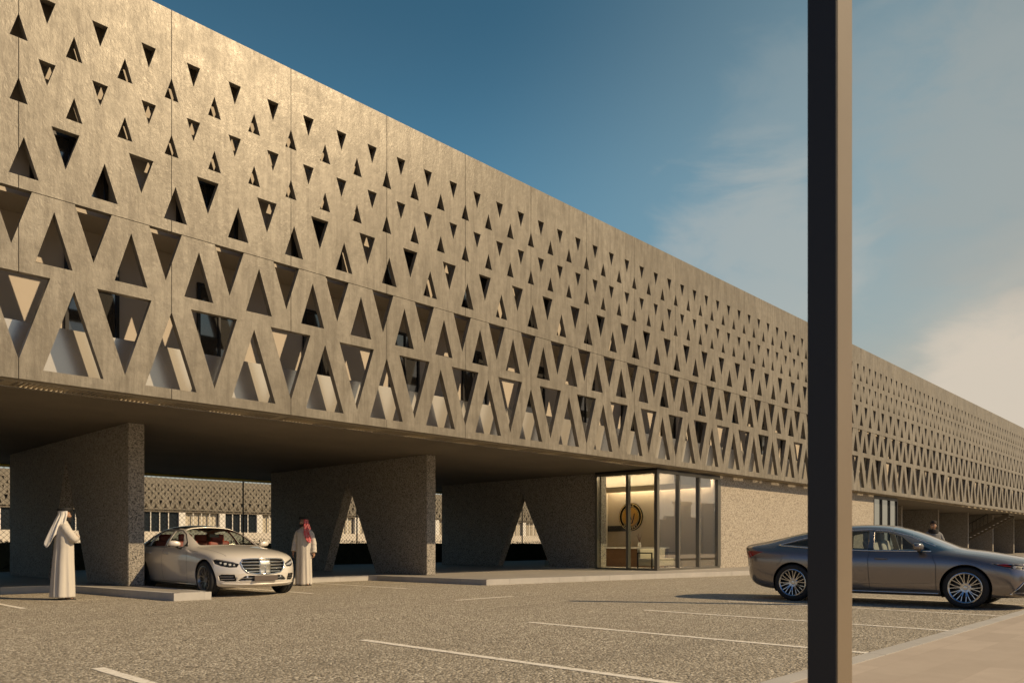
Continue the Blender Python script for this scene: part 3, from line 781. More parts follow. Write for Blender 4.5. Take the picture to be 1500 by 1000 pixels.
AX = {'side': (1, 2), 'front': (0, 2), 'top': (0, 1)}
def cut_region(bm, poly, view, filt):
    """slice the faces passing filt along the outline of poly (2-D, in the given view); returns the faces inside"""
    i, j = AX[view]
    k = 3-i-j
    lo = (min(p[0] for p in poly)-0.12, min(p[1] for p in poly)-0.12); hi = (max(p[0] for p in poly)+0.12, max(p[1] for p in poly)+0.12)
    bm.normal_update()
    cand = [f for f in bm.faces if filt(f) and lo[0] < f.calc_center_median()[i] < hi[0] and lo[1] < f.calc_center_median()[j] < hi[1]]
    area = sum(a[0]*b[1]-b[0]*a[1] for a, b in zip(poly, poly[1:]+poly[:1]))
    if area < 0: poly = poly[::-1]
    for a, b in zip(poly, poly[1:]+poly[:1]):
        d = (b[0]-a[0], b[1]-a[1]); L = math.hypot(*d)
        if L < 1e-6: continue
        no = [0, 0, 0]; no[i] = d[1]/L; no[j] = -d[0]/L
        co = [0, 0, 0]; co[i] = a[0]; co[j] = a[1]
        m0 = (min(a[0], b[0])-0.10, min(a[1], b[1])-0.10); m1 = (max(a[0], b[0])+0.10, max(a[1], b[1])+0.10)
        sub = [f for f in cand if f.is_valid and m0[0] < f.calc_center_median()[i] < m1[0] and m0[1] < f.calc_center_median()[j] < m1[1]]
        if not sub: continue
        rest = set(cand)-set(sub)
        geom = list({v for f in sub for v in f.verts})+list({e for f in sub for e in f.edges})+sub
        r = bmesh.ops.bisect_plane(bm, geom=geom, dist=1e-5, plane_co=co, plane_no=no)
        newf = [g for g in r['geom'] if isinstance(g, bmesh.types.BMFace)]
        cand = [f for f in rest if f.is_valid]+newf
    def inside(c):
        r = False; x, y = c[i], c[j]; q = len(poly)-1
        for p in range(len(poly)):
            if (poly[p][1] > y) != (poly[q][1] > y) and x < (poly[q][0]-poly[p][0])*(y-poly[p][1])/(poly[q][1]-poly[p][1])+poly[p][0]: r = not r
            q = p
        return r
    return [f for f in set(cand) if f.is_valid and inside(f.calc_center_median())]
def take(bm, faces, delete=True):
    """move faces into a new bmesh"""
    nb = bmesh.new(); mp_ = {}
    for f in faces:
        nb.faces.new([mp_.setdefault(v, None) or mp_.__setitem__(v, nb.verts.new(v.co)) or mp_[v] for v in f.verts])
    if delete: bmesh.ops.delete(bm, geom=faces, context='FACES')
    nb.normal_update()
    return nb
def rounded(poly, r=0.03, seg=4):
    out = []; n = len(poly)
    for k in range(n):
        a, b, c = Vector(poly[k-1]), Vector(poly[k]), Vector(poly[(k+1) % n])
        u = (a-b); w = (c-b); rr = min(r, u.length*0.45, w.length*0.45); p = b+u.normalized()*rr; q = b+w.normalized()*rr
        for s_ in range(seg+1):
            f = s_/seg; out.append(tuple((1-f)**2*p+2*f*(1-f)*b+f*f*q))
    return out
class Proj:
    def __init__(s, bm): s.t = BVHTree.FromBMesh(bm)
    def side(s, y, z, sgn=1):
        h = s.t.ray_cast(Vector((sgn*3, y, z)), Vector((-sgn, 0, 0))); return (h[0], h[1]) if h[0] else (Vector((sgn*0.8, y, z)), Vector((sgn, 0, 0)))
    def front(s, x, z, sgn=-1):
        h = s.t.ray_cast(Vector((x, sgn*5, z)), Vector((0, -sgn, 0))); return (h[0], h[1]) if h[0] else (Vector((x, sgn*2.3, z)), Vector((0, sgn, 0)))
    def top(s, x, y):
        h = s.t.ray_cast(Vector((x, y, 4)), Vector((0, 0, -1))); return (h[0], h[1]) if h[0] else (Vector((x, y, 1)), Vector((0, 0, 1)))
def densify(path, step=0.03):
    out = []
    for a, b in zip(path, path[1:]):
        n = max(1, int(math.dist(a, b)/step))
        out += [tuple(a[k]+(b[k]-a[k])*i/n for k in range(len(a))) for i in range(n)]
    return out+[path[-1]]
def ribbon(bm, pts, width, lift=0.0015):
    """flat strip following (co, normal) pairs"""
    L = []; n = len(pts)
    for i, (c, nn) in enumerate(pts):
        d = (pts[min(i+1, n-1)][0]-pts[max(i-1, 0)][0]).normalized(); s_ = d.cross(nn).normalized()
        L.append((bm.verts.new(c+nn*lift+s_*width/2), bm.verts.new(c+nn*lift-s_*width/2)))
    for a, b in zip(L, L[1:]): bm.faces.new((a[0], b[0], b[1], a[1]))
def surf_tube(bm, pts, rad, lift=0.0, seg=6, closed=False): tube(bm, [c+nn*lift for c, nn in pts], rad, seg, True, closed)

def wheel_meshes(rad, rim_r, width, style):
    w = width/2
    t_ = bmesh.new()
    lathe(t_, [(-w*0.80, rim_r), (-w*0.98, rim_r+0.02), (-w, (rad+rim_r)/2), (-w*0.92, rad-0.025), (-w*0.75, rad-0.006), (-w*0.35, rad), (-w*0.33, rad-0.008), (-w*0.27, rad-0.008), (-w*0.25, rad), (w*0.25, rad), (w*0.27, rad-0.008), (w*0.33, rad-0.008), (w*0.35, rad), (w*0.75, rad-0.006), (w*0.92, rad-0.025), (w, (rad+rim_r)/2), (w*0.98, rim_r+0.02), (w*0.8, rim_r)], 64); fix(t_)
    r_ = bmesh.new()          # outer face towards -X
    lathe(r_, [(-w*0.80, rim_r+0.002), (-w*0.96, rim_r+0.004), (-w*0.98, rim_r-0.006), (-w*0.90, rim_r-0.022), (-w*0.55, rim_r-0.035), (w*0.8, rim_r-0.045), (w*0.8, rim_r)], 64)
    n = 10 if style == 'multi' else 5
    def spoke(a0, a1, r0, r1, w0, w1, d0, d1):
        p = []
        for a, r, ww, d in ((a0, r0, w0, d0), ((a0+a1)/2, (r0+r1)/2, (w0+w1)/2*0.85, (d0*0.35+d1*0.65)), (a1, r1, w1, d1)):
            c_ = Vector((0, r*math.cos(a), r*math.sin(a))); tg = Vector((0, -math.sin(a), math.cos(a)))
            p.append([r_.verts.new(c_+tg*ww*0.5+Vector((-d+0.02, 0, 0))), r_.verts.new(c_+tg*ww*0.32+Vector((-d, 0, 0))), r_.verts.new(c_-tg*ww*0.32+Vector((-d, 0, 0))), r_.verts.new(c_-tg*ww*0.5+Vector((-d+0.02, 0, 0)))])
        for A, B in zip(p, p[1:]):
            for k in range(3): r_.faces.new((A[k], A[k+1], B[k+1], B[k]))
    for k in range(n):
        a = 2*math.pi*k/n
        if style == 'multi':
            for s_ in (-1, 1): spoke(a+s_*0.05, a+s_*0.155, 0.062, rim_r-0.016, 0.022, 0.020, w*0.62, w*0.88)
        else:
            for s_ in (-1, 1): spoke(a+s_*0.12, a+s_*0.32, 0.06, rim_r-0.016, 0.035, 0.024, w*0.60, w*0.86)
            spoke(a+math.pi/n, a+math.pi/n, 0.06, rim_r-0.016, 0.016, 0.016, w*0.58, w*0.84)
    lathe(r_, [(-w*0.60, 0.085), (-w*0.66, 0.075), (-w*0.62, 0.04), (-w*0.68, 0.034), (-w*0.70, 0.001)], 32)
    for k in range(5):
        a = 2*math.pi*k/5+0.3; c_ = Vector((-w*0.63, 0.057*math.cos(a), 0.057*math.sin(a))); tube(r_, [c_, c_+Vector((-0.014, 0, 0))], 0.010, 6)
    fix(r_)
    b_ = bmesh.new()
    lathe(b_, [(-w*0.1, 0.05), (-w*0.1, rim_r-0.08), (-w*0.0, rim_r-0.08), (0, 0.05)], 40); fix(b_)
    k_ = bmesh.new()
    lathe(k_, [(w*0.3, 0.001), (w*0.3, rim_r-0.03)], 40)
    return t_, r_, b_, k_

def build_car(name, cfg, loc, rz, label, group=None):
    root = thing(name, loc, label, 'car', group, rz)
    bm = car_body_mesh(cfg['stations'], cfg['nose'], cfg['tail'])
    pj = Proj(bm)
    P = cfg['paint']
    side = lambda sgn: (lambda f: f.normal.x*sgn > 0.30 and f.calc_center_median().x*sgn > 0.3)
    # ---- wheel arches
    for ay in cfg['axles']:
        for sgn in (-1, 1):
            ra = cfg['arch']; poly = [(ay+ra*math.cos(a*math.pi/24), cfg['wr']+ra*math.sin(a*math.pi/24)) for a in range(48)]
            ins = cut_region(bm, poly, 'side', lambda f, s_=sgn: f.calc_center_median().x*s_ > 0.45 and f.calc_center_median().z < 0.95 and f.normal.z < 0.75)
            bmesh.ops.delete(bm, geom=ins, context='FACES')
    # ---- windows
    glass_parts = []
    for sgn in (-1, 1):
        for poly, gm in cfg['side_windows']:
            ins = cut_region(bm, rounded(poly, 0.035), 'side', lambda f, s_=sgn: f.calc_center_median().x*s_ > 0.3 and f.calc_center_median().z > 0.85 and f.normal.x*s_ > 0.25)
            glass_parts.append(('side_window', take(bm, ins), gm))
    for nm, poly, filt, gm in (('windshield', cfg['windshield'], lambda f: f.normal.z > 0.2 and f.normal.y < 0.1 and f.calc_center_median().z > 0.95, cfg.get('screen', 'car_glass')), ('rear_window', cfg['rear_window'], lambda f: f.normal.z > 0.2 and f.normal.y > -0.1 and f.calc_center_median().z > 0.95, 'tint_glass')):
        ins = cut_region(bm, rounded(poly, 0.07, 5), 'top', filt); glass_parts.append((nm, take(bm, ins), gm))
    for nm, g, gm in glass_parts:
        if not g.faces: g.free(); continue
        for v in g.verts: v.co -= v.normal*0.006
        obj(nm, g, M[gm], root, True)
    # ---- front and rear openings
    black = []
    for nm, poly, view, filt, m, depth in cfg['regions']:
        ins = cut_region(bm, poly, view, filt)
        g = take(bm, ins)
        if not g.faces: g.free(); print('empty region', nm); continue
        if depth:
            # recessed floor plus walls back to the skin
            ed = [e for e in g.edges if len(e.link_faces) == 1]
            r = bmesh.ops.extrude_edge_only(g, edges=ed); vs_ = [q for q in r['geom'] if isinstance(q, bmesh.types.BMVert)]
            orig = {v for f in ins if False for v in []}
            inner = [v for v in g.verts if v not in set(vs_)]
            g.normal_update()
            for v in inner: v.co += Vector(depth)
            fix(g)
        obj(nm, g, M[m], root, view != 'flat')
    # ---- body shell
    sol = obj('body', bm, [P, M['headliner'], P], root, True)
    md = sol.modifiers.new('thickness', 'SOLIDIFY'); md.thickness = 0.018; md.offset = -1; md.material_offset = 1; md.material_offset_rim = 2
    # ---- wheel wells and under floor
    for ay in cfg['axles']:
        for sgn in (-1, 1):
            bm = bmesh.new(); n = 20; ra = cfg['arch']+0.012; A = []; B = []
            for k in range(n+1):
                a = -0.15*math.pi+1.3*math.pi*k/n; y = ay+ra*math.cos(a); z = max(0.17, cfg['wr']+ra*math.sin(a))
                A.append(bm.verts.new((sgn*0.50, y, z))); xo = abs(pj.side(y, max(z, 0.3), sgn)[0].x)-0.022; B.append(bm.verts.new((sgn*xo, y, z)))
            for k in range(n): bm.faces.new((A[k], A[k+1], B[k+1], B[k]))
            bm.faces.new(A); obj('wheel_well', bm, M['black'], root)
    # ---- seams, trims
    for sgn in (-1, 1):
        for path, w_ in cfg['seams']: bm = bmesh.new(); ribbon(bm, [pj.side(y, z, sgn) for y, z in densify(path)], w_); obj('panel_gap', bm, M['trim'], root)
        for path, w_ in cfg.get('top_seams', []): bm = bmesh.new(); ribbon(bm, [pj.top(sgn*x, y) for x, y in densify(path)], w_); obj('panel_gap', bm, M['trim'], root)
        for path, rad in cfg['chrome_side']: bm = bmesh.new(); surf_tube(bm, [pj.side(y, z, sgn) for y, z in densify(path, 0.05)], rad, 0.002); obj('chrome_strip', bm, M['chrome'], root, True)
        for poly in cfg['pillar_trim']:
            bm = bmesh.new(); pts = [pj.side(y, z, sgn) for y, z in poly]; q = [bm.verts.new(c+nn*0.003) for c, nn in pts]; bm.faces.new(q); obj('pillar_trim', bm, M['trim'], root)
    for sgn in (-1, 1):
        for (y, z) in cfg['handles']:
            bm = bmesh.new()
            pts = [pj.side(y+d, z, sgn) for d in (-0.11, -0.08, 0, 0.08, 0.11)]
            tube(bm, [c+nn*l for (c, nn), l in zip(pts, (-0.004, 0.02, 0.03, 0.02, -0.004))], [0.008, 0.012, 0.014, 0.012, 0.008], 8)
            obj('door_handle', bm, P if not cfg.get('chrome_handle') else M['chrome'], root, True)
        # mirror
        y, z = cfg['mirror']; c, nn = pj.side(y, z, sgn)
        bm = bmesh.new(); hx = c.x+sgn*0.17
        secs = []
        for f, sx_, sy_, sz_ in ((0.0, 0.0, 0.45, 0.4), (0.12, 0, 0.8, 0.75), (0.45, 0, 1, 1), (0.8, 0, 0.85, 0.9), (1.0, 0, 0.45, 0.5)):
            x = c.x+sgn*(0.045+0.235*f); ring = []
            for k in range(16):
                a = 2*math.pi*k/16; ca, sa = math.cos(a), math.sin(a)
                yy = (abs(ca)**0.7)*math.copysign(1, ca)*0.078*sy_; zz = (abs(sa)**0.7)*math.copysign(1, sa)*0.066*sz_
                if yy > 0.05: yy = 0.05
                ring.append(bm.verts.new((x, y-0.02+yy+f*0.035, z+0.085+zz+0.012*f)))
            secs.append(ring)
        for a_, b_ in zip(secs, secs[1:]):
            for k in range(16): bm.faces.new((a_[k], a_[(k+1) % 16], b_[(k+1) % 16], b_[k]))
        bm.faces.new(secs[0]); bm.faces.new(secs[-1][::-1]); fix(bm)
        mo = obj('wing_mirror', bm, P, root, True)
        bm = bmesh.new(); tube(bm, [c-nn*0.01+Vector((0, 0, -0.01)), c+Vector((sgn*0.06, 0.0, 0.01)), c+Vector((sgn*0.12, -0.0, 0.04))], [0.032, 0.026, 0.03], 10); obj('mirror_foot', bm, M['trim'], mo, True)
    # ---- wheels
    tm, rm, bk, bp = wheel_meshes(cfg['wr'], cfg['rim'], 0.235, cfg['wheel_style'])
    w0 = None
    for ay in cfg['axles']:
        for sgn in (-1, 1):
            if w0 is None:
                w0 = obj('wheel', bk, M['dark_metal'], root); obj('tyre', tm, M['tyre'], w0, True); obj('rim', rm, M[cfg['rim_mat']], w0); obj('hub_plate', bp, M['black'], w0); w_ = w0
            else: w_ = copy_tree(w0, root)
            w_.location = (sgn*(cfg['track']/2), ay, cfg['wr']); w_.rotation_euler = (0.35*sgn+ay, 0, 0 if sgn < 0 else math.pi)
    # ---- cabin
    lea = M[cfg['leather']]
    def cushion(x0, x1, y0, y1, z0, z1, r=0.05):
        b = bmesh.new(); box(b, x0, x1, y0, y1, z0, z1); bmesh.ops.bevel(b, geom=b.edges[:], offset=r, segments=3, profile=0.6, affect='EDGES'); return b
    for (yy, xs_) in ((cfg['seat_y'], (-0.38, 0.38)), (cfg['seat_y']+0.95, (-0.42, 0.42))):
        for x in xs_:
            s_ = obj('seat', cushion(x-0.26, x+0.26, yy-0.42, yy+0.12, 0.42, 0.62), lea, root, True)
            b = cushion(x-0.26, x+0.26, -0.07, 0.07, 0, 0.60, 0.06); bmesh.ops.rotate(b, verts=b.verts, cent=(0, 0, 0), matrix=Matrix.Rotation(R(-14), 3, 'X')); bmesh.ops.translate(b, verts=b.verts, vec=(0, yy+0.12, 0.56)); obj('seat_back', b, lea, s_, True)
            b = cushion(x-0.15, x+0.15, yy+0.24, yy+0.34, 1.115, 1.30, 0.045); tube(b, [(x-0.06, yy+0.28, 1.0), (x-0.06, yy+0.29, 1.15)], 0.008, 6); tube(b, [(x+0.06, yy+0.28, 1.0), (x+0.06, yy+0.29, 1.15)], 0.008, 6); obj('headrest', b, lea, s_, True)
    b = bmesh.new(); prism(b, [(-0.70, cfg['dash_y']), (0.70, cfg['dash_y']), (0.70, cfg['dash_y']+0.42), (-0.70, cfg['dash_y']+0.42)], 0.60, 0.935); bmesh.ops.bevel(b, geom=b.edges[:], offset=0.05, segments=3, affect='EDGES'); obj('dashboard', b, M[cfg.get('dash_mat', 'cabin')], root, True)
    b = bmesh.new(); cx_ = cfg['wheel_x']; ring = [(cx_+0.185*math.cos(a*math.pi/16), cfg['dash_y']+0.50+0.06*math.sin(a*math.pi/16), 0.90+0.17*math.sin(a*math.pi/16)) for a in range(32)]
    tube(b, ring, 0.017, 8, False, True); tube(b, [ring[0], (cx_, cfg['dash_y']+0.46, 0.87), ring[16]], 0.02, 6); tube(b, [(cx_, cfg['dash_y']+0.46, 0.87), ring[24]], 0.02, 6); obj('steering_wheel', b, M[cfg.get('wheel_leather', 'satin')], root, True)
    b = bmesh.new(); box(b, -0.72, 0.72, cfg['dash_y']-0.1, cfg['seat_y']+1.3, 0.28, 0.34); obj('cabin_floor', b, M['cabin'], root)
    b = bmesh.new(); tube(b, [(0, cfg['dash_y']+0.62, 1.33), (0, cfg['dash_y']+0.64, 1.27)], 0.01, 6); box(b, -0.11, 0.11, cfg['dash_y']+0.63, cfg['dash_y']+0.66, 1.22, 1.29); obj('inner_mirror', b, M['trim'], root)
    cfg['extra'](root, pj, P)
    return root

front_f = lambda f: f.normal.y < -0.15 and f.calc_center_median().y < -1.5
def mirror_poly(p): return [(-a, b) for a, b in p][::-1]

# ---------------------------------------------------------------- the pale saloon
def silver_extra(root, pj, P):
    gr = grS
    F = lambda x, z, l=0.0: (lambda c: c[0]+c[1]*l)(pj.front(x, z))
    b = bmesh.new(); tube(b, [F(x, z, 0.006) for x, z in densify(gr+[gr[0]], 0.04)][:-1], 0.013, 8, False, True); g = obj('grille_frame', b, M['chrome'], root, True)
    for z, hw in ((0.705, 0.465), (0.640, 0.462), (0.575, 0.435), (0.512, 0.37)):
        b = bmesh.new(); L = []
        for i in range(25):
            c = F(-hw+2*hw*i/24, z, -0.004); L.append([b.verts.new(c+Vector((0, -0.006, 0.0))), b.verts.new(c+Vector((0, 0.004, 0.012))), b.verts.new(c+Vector((0, 0.03, 0.010))), b.verts.new(c+Vector((0, 0.03, -0.010))), b.verts.new(c+Vector((0, 0.004, -0.012)))])
        for A, B in zip(L, L[1:]):
            for k in range(5): b.faces.new((A[k], A[(k+1) % 5], B[(k+1) % 5], B[k]))
        fix(b); obj('grille_slat', b, M['satin'], g)
    b = bmesh.new(); L = []
    for i in range(9):
        x = -0.125+0.25*i/8; L.append([b.verts.new(F(x, z, -0.002 if z < 0.74 else 0.004)) for z in (0.762, 0.70, 0.63, 0.56, 0.50, 0.472)])
    for A, B in zip(L, L[1:]):
        for k in range(5): b.faces.new((A[k], B[k], B[k+1], A[k+1]))
    fix(b); bmesh.ops.solidify(b, geom=b.faces[:], thickness=0.008); obj('grille_centre_plate', b, M['satin'], g, True)
    b = bmesh.new(); tube(b, [F(0, z, 0.012) for z in (0.475, 0.53, 0.58, 0.64)], [0.010, 0.008, 0.007, 0.004], 8); tube(b, [F(0, 0.49, 0.012), F(0, 0.475, 0.018), F(0, 0.455, 0.010)], [0.012, 0.016, 0.008], 8); obj('grille_rib', b, M['chrome'], g, True)
    c = pj.front(0, 0.375)[0]
    b = bmesh.new(); box(b, -0.26, 0.26, c.y-0.022, c.y+0.0, 0.325, 0.435); bev(b, 0.006); obj('number_plate', b, M['plate'], root)
    for s_ in (-1, 1):
        for z, xs_ in ((0.335, (0.28, 0.40, 0.50)), (0.385, (0.28, 0.40, 0.47)), (0.365, (0.60, 0.68, 0.76, 0.81)), (0.415, (0.62, 0.70, 0.76, 0.82))):
            b = bmesh.new(); tube(b, [F(s_*x, z, -0.006) for x in xs_], 0.007, 6); obj('intake_bar', b, M['satin'], root)
        b = bmesh.new(); tube(b, [F(s_*0.37, 0.408, -0.01), F(s_*0.37, 0.408, 0.004)], 0.018, 10); obj('parking_sensor', b, M['reflector'], root)
    b = bmesh.new()
    lip = densify([(-0.80, 0.275), (-0.5, 0.262), (0, 0.258), (0.5, 0.262), (0.80, 0.275)], 0.05); tube(b, [F(x, z, 0.005) for x, z in lip], 0.016, 8); obj('front_lip', b, M['silver_paint'], root, True)
    for s_ in (-1, 1):
        for x, z, w_, h_ in ((0.60, 0.645, 0.035, 0.028), (0.665, 0.655, 0.05, 0.042), (0.735, 0.672, 0.05, 0.042), (0.80, 0.69, 0.035, 0.03)):
            b = bmesh.new(); c = F(s_*x, z, -0.012); box(b, c.x-w_/2, c.x+w_/2, c.y-0.006, c.y+0.03, z-h_/2, z+h_/2); obj('lamp_block', b, M['reflector'], root)
        b = bmesh.new(); tube(b, [F(s_*x, z, -0.004) for x, z in ((0.545, 0.675), (0.65, 0.708), (0.76, 0.737), (0.84, 0.755))], 0.006, 6); obj('daytime_strip', b, M['chrome'], root)
lampS = [(0.515, 0.665), (0.60, 0.705), (0.72, 0.738), (0.84, 0.768), (0.895, 0.75), (0.885, 0.675), (0.80, 0.625), (0.68, 0.597), (0.56, 0.602)]
intS = [(0.60, 0.455), (0.80, 0.46), (0.84, 0.43), (0.82, 0.34), (0.74, 0.315), (0.58, 0.318), (0.565, 0.34)]
grS = [(-0.44, 0.755), (-0.30, 0.766), (0, 0.770), (0.30, 0.766), (0.44, 0.755), (0.485, 0.69), (0.45, 0.575), (0.37, 0.495), (0.20, 0.466), (0, 0.458), (-0.20, 0.466), (-0.37, 0.495), (-0.45, 0.575), (-0.485, 0.69)]
silver = dict(
    stations=[  # y, zb, wmax, z6, w6, z7, w7, z8, w8, z9
        (-2.36, 0.20, 0.90, 0.77, 0.86, 0.805, 0.68, 0.825, 0.38, 0.83),
        (-2.24, 0.185, 0.915, 0.805, 0.87, 0.85, 0.69, 0.88, 0.38, 0.89),
        (-2.00, 0.18, 0.935, 0.85, 0.87, 0.90, 0.69, 0.935, 0.38, 0.945),
        (-1.60, 0.18, 0.955, 0.895, 0.885, 0.945, 0.70, 0.98, 0.38, 0.995),
        (-1.15, 0.18, 0.960, 0.935, 0.90, 0.985, 0.71, 1.02, 0.39, 1.035),
        (-0.85, 0.18, 0.960, 0.955, 0.905, 1.005, 0.735, 1.045, 0.40, 1.06),
        (-0.55, 0.18, 0.960, 0.965, 0.905, 1.13, 0.735, 1.185, 0.42, 1.21),
        (-0.15, 0.18, 0.960, 0.975, 0.905, 1.30, 0.69, 1.37, 0.42, 1.395),
        (0.15, 0.18, 0.960, 0.98, 0.905, 1.38, 0.655, 1.455, 0.41, 1.475),
        (0.55, 0.18, 0.960, 0.985, 0.905, 1.415, 0.635, 1.49, 0.40, 1.51),
        (1.00, 0.18, 0.960, 0.99, 0.90, 1.405, 0.63, 1.485, 0.40, 1.505),
        (1.40, 0.18, 0.960, 0.995, 0.895, 1.36, 0.63, 1.435, 0.40, 1.46),
        (1.75, 0.18, 0.955, 1.00, 0.88, 1.255, 0.64, 1.32, 0.41, 1.345),
        (2.05, 0.19, 0.945, 1.00, 0.86, 1.11, 0.67, 1.165, 0.42, 1.185),
        (2.30, 0.21, 0.925, 0.99, 0.84, 1.045, 0.68, 1.075, 0.42, 1.085),
        (2.60, 0.26, 0.90, 0.97, 0.82, 1.02, 0.67, 1.045, 0.42, 1.05),
        (2.78, 0.31, 0.87, 0.93, 0.80, 0.98, 0.65, 1.0, 0.40, 1.01)],
    nose=dict(len=1.1, bow=0.42, lean=0.55, zl=0.50, under=0.25), tail=dict(len=1.0, bow=0.35, lean=0.3, zl=0.6, under=0.3),
    axles=(-1.55, 1.56), arch=0.405, wr=0.36, rim=0.262, track=1.66, wheel_style='five', rim_mat='dark_alloy', paint=M['silver_paint'], leather='red_leather',
    side_windows=[([(-0.42, 1.02), (0.36, 1.025), (0.42, 1.375), (0.16, 1.345), (-0.08, 1.27)], 'tint_glass'), ([(0.46, 1.025), (1.28, 1.035), (1.22, 1.335), (0.95, 1.375), (0.52, 1.385)], 'tint_glass'), ([(1.345, 1.04), (1.66, 1.045), (1.50, 1.215), (1.32, 1.295)], 'tint_glass')],
    windshield=[(-0.66, -0.80), (-0.35, -0.90), (0.35, -0.90), (0.66, -0.80), (0.60, -0.05), (0.56, 0.10), (-0.56, 0.10), (-0.60, -0.05)],
    rear_window=[(-0.57, 1.42), (0.57, 1.42), (0.60, 2.02), (-0.60, 2.02)],
    regions=[('roof_panel', rounded([(-0.54, 0.17), (0.54, 0.17), (0.54, 1.36), (-0.54, 1.36)], 0.05), 'top', lambda f: f.normal.z > 0.4 and f.calc_center_median().z > 1.2, 'dark_glass', None), ('grille_mesh', grS, 'front', front_f, 'black', (0, 0.05, 0)), ('headlight', lampS, 'front', front_f, 'black', (0, 0.045, 0)), ('headlight', mirror_poly(lampS), 'front', front_f, 'black', (0, 0.045, 0)),
             ('side_intake', intS, 'front', front_f, 'black', (0, 0.05, 0)), ('side_intake', mirror_poly(intS), 'front', front_f, 'black', (0, 0.05, 0)),
             ('lower_intake', [(-0.50, 0.32), (0.50, 0.32), (0.54, 0.335), (0.42, 0.425), (0.30, 0.435), (-0.30, 0.435), (-0.42, 0.425), (-0.54, 0.335)], 'front', front_f, 'black', (0, 0.05, 0))],
    seams=[([(-0.72, 0.90), (-0.80, 0.78), (-0.80, 0.45), (-0.74, 0.27), (1.05, 0.27), (1.17, 0.36), (1.30, 0.62), (1.36, 0.95)], 0.007), ([(0.42, 1.0), (0.44, 0.8), (0.41, 0.28)], 0.007), ([(-1.2, 0.905), (-0.72, 0.95)], 0.006)],
    top_seams=[([(0.74, -0.85), (0.735, -1.3), (0.72, -1.7), (0.68, -2.0)], 0.006)],
    chrome_side=[([(-0.60, 1.0), (0.4, 1.003), (1.3, 1.015), (1.74, 1.03)], 0.008), ([(-0.5, 1.08), (-0.12, 1.285), (0.14, 1.368), (0.5, 1.405), (0.95, 1.395), (1.25, 1.355), (1.55, 1.22), (1.74, 1.03)], 0.007), ([(-1.12, 0.235), (1.12, 0.235)], 0.012)],
    sills=[], pillar_trim=[[(0.365, 1.025), (0.455, 1.025), (0.515, 1.39), (0.425, 1.38)], [(1.285, 1.035), (1.34, 1.04), (1.315, 1.30), (1.225, 1.335)], [(-0.60, 1.02), (-0.44, 1.02), (-0.42, 1.12)]],
    handles=[(0.24, 0.86), (1.14, 0.87)], mirror=(-0.40, 0.99), seat_y=0.25, dash_y=-0.72, wheel_x=0.38, dash_mat='red_leather', extra=silver_extra)
def FY(y): return y-0.14*max(0.0, -y-1.9)/0.46
def RZ(y, z):
    q = min(1.0, max(0.0, (y-1.0)/1.0)); return z+0.06*q*q*(3-2*q)*(1.0 if z > 0.68 else 0.0)
def GY(y):
    # the cabin sits well forward of mid-wheelbase: long boot, short bonnet
    t = min(1.0, max(0.0, (y+2.0)/1.1)) if y < 0 else min(1.0, max(0.0, (2.35-y)/0.95))
    return y-0.33*t*t*(3-2*t)
def warp_cabin(pts): return [(GY(y), z) for y, z in pts]
def warp_top(pts): return [(x, GY(y)) for x, y in pts]
def warp_seam(pts): return [(max(GY(y), -1.0 if z < 0.80 else -0.95) if y < 0 else (y if z < 0.70 and y > 0.9 else GY(y)), z) for y, z in pts]
def warp(pts): return [(FY(y), RZ(y, z)) for y, z in pts]
def warp_station(s): return (FY(s[0]), s[1], s[2], RZ(s[0], s[3]), s[4], RZ(s[0], s[5]), s[6], RZ(s[0], s[7]), s[8], RZ(s[0], s[9]))
def taupe_extra(root, pj, P):
    F = lambda x, z, l=0.0: (lambda c: c[0]+c[1]*l)(pj.front(x, z))
    S_ = lambda y, z, s_, l=0.0: (lambda c: c[0]+c[1]*l)(pj.side(FY(y), z, s_))
    for s_ in (-1, 1):
        for y, z in ((-2.16, 0.69), (-2.25, 0.685), (-2.07, 0.70)):
            b = bmesh.new(); c = S_(y, z, s_, -0.012); tube(b, [c-Vector((s_*0.02, 0, 0)), c+Vector((s_*0.006, 0, 0))], 0.024, 10); obj('lamp_block', b, M['reflector'], root)
        b = bmesh.new(); tube(b, [S_(y, z, s_, -0.004) for y, z in ((-1.88, 0.735), (-1.96, 0.722), (-2.03, 0.708))], [0.005, 0.011, 0.008], 6); obj('side_reflector', b, M['red_lens'], root)
        b = bmesh.new(); tube(b, [S_(y, z, s_, 0.002) for y, z in ((-1.86, 0.748), (-2.0, 0.742), (-2.15, 0.728), (-2.3, 0.71))], 0.006, 6); obj('daytime_strip', b, M['chrome'], root)
        b = bmesh.new(); tube(b, [S_(y, z, s_, 0.003) for y, z in ((-2.02, 0.26), (-2.11, 0.36), (-2.18, 0.50), (-2.22, 0.56))], 0.010, 6)
        obj('bumper_trim', b, M['chrome'], root, True)
        b = bmesh.new(); tube(b, [S_(y, z, s_, 0.004) for y, z in ((-2.02, 0.265), (-2.2, 0.25), (-2.32, 0.245))], 0.014, 6); obj('bumper_trim', b, M['chrome'], root, True)
    b = bmesh.new(); A = []
    for y, h in ((1.08, 0.0), (1.16, 0.035), (1.24, 0.06), (1.275, 0.055), (1.30, 0.0)):
        z = pj.top(0, y)[0].z-0.004; A.append([b.verts.new((-0.022, y, z)), b.verts.new((0, y, z+h+0.004)), b.verts.new((0.022, y, z))])
    for p, q in zip(A, A[1:]): b.faces.new((p[0], p[1], q[1], q[0])); b.faces.new((p[1], p[2], q[2], q[1]))
    obj('antenna_fin', b, P, root, True)
tlamp = [(-1.80, 0.752), (-2.0, 0.748), (-2.2, 0.73), (-2.36, 0.70), (-2.36, 0.655), (-2.2, 0.655), (-2.05, 0.672), (-1.93, 0.71)]
sideL = lambda f: f.calc_center_median().x < -0.25 and f.calc_center_median().y < -1.4
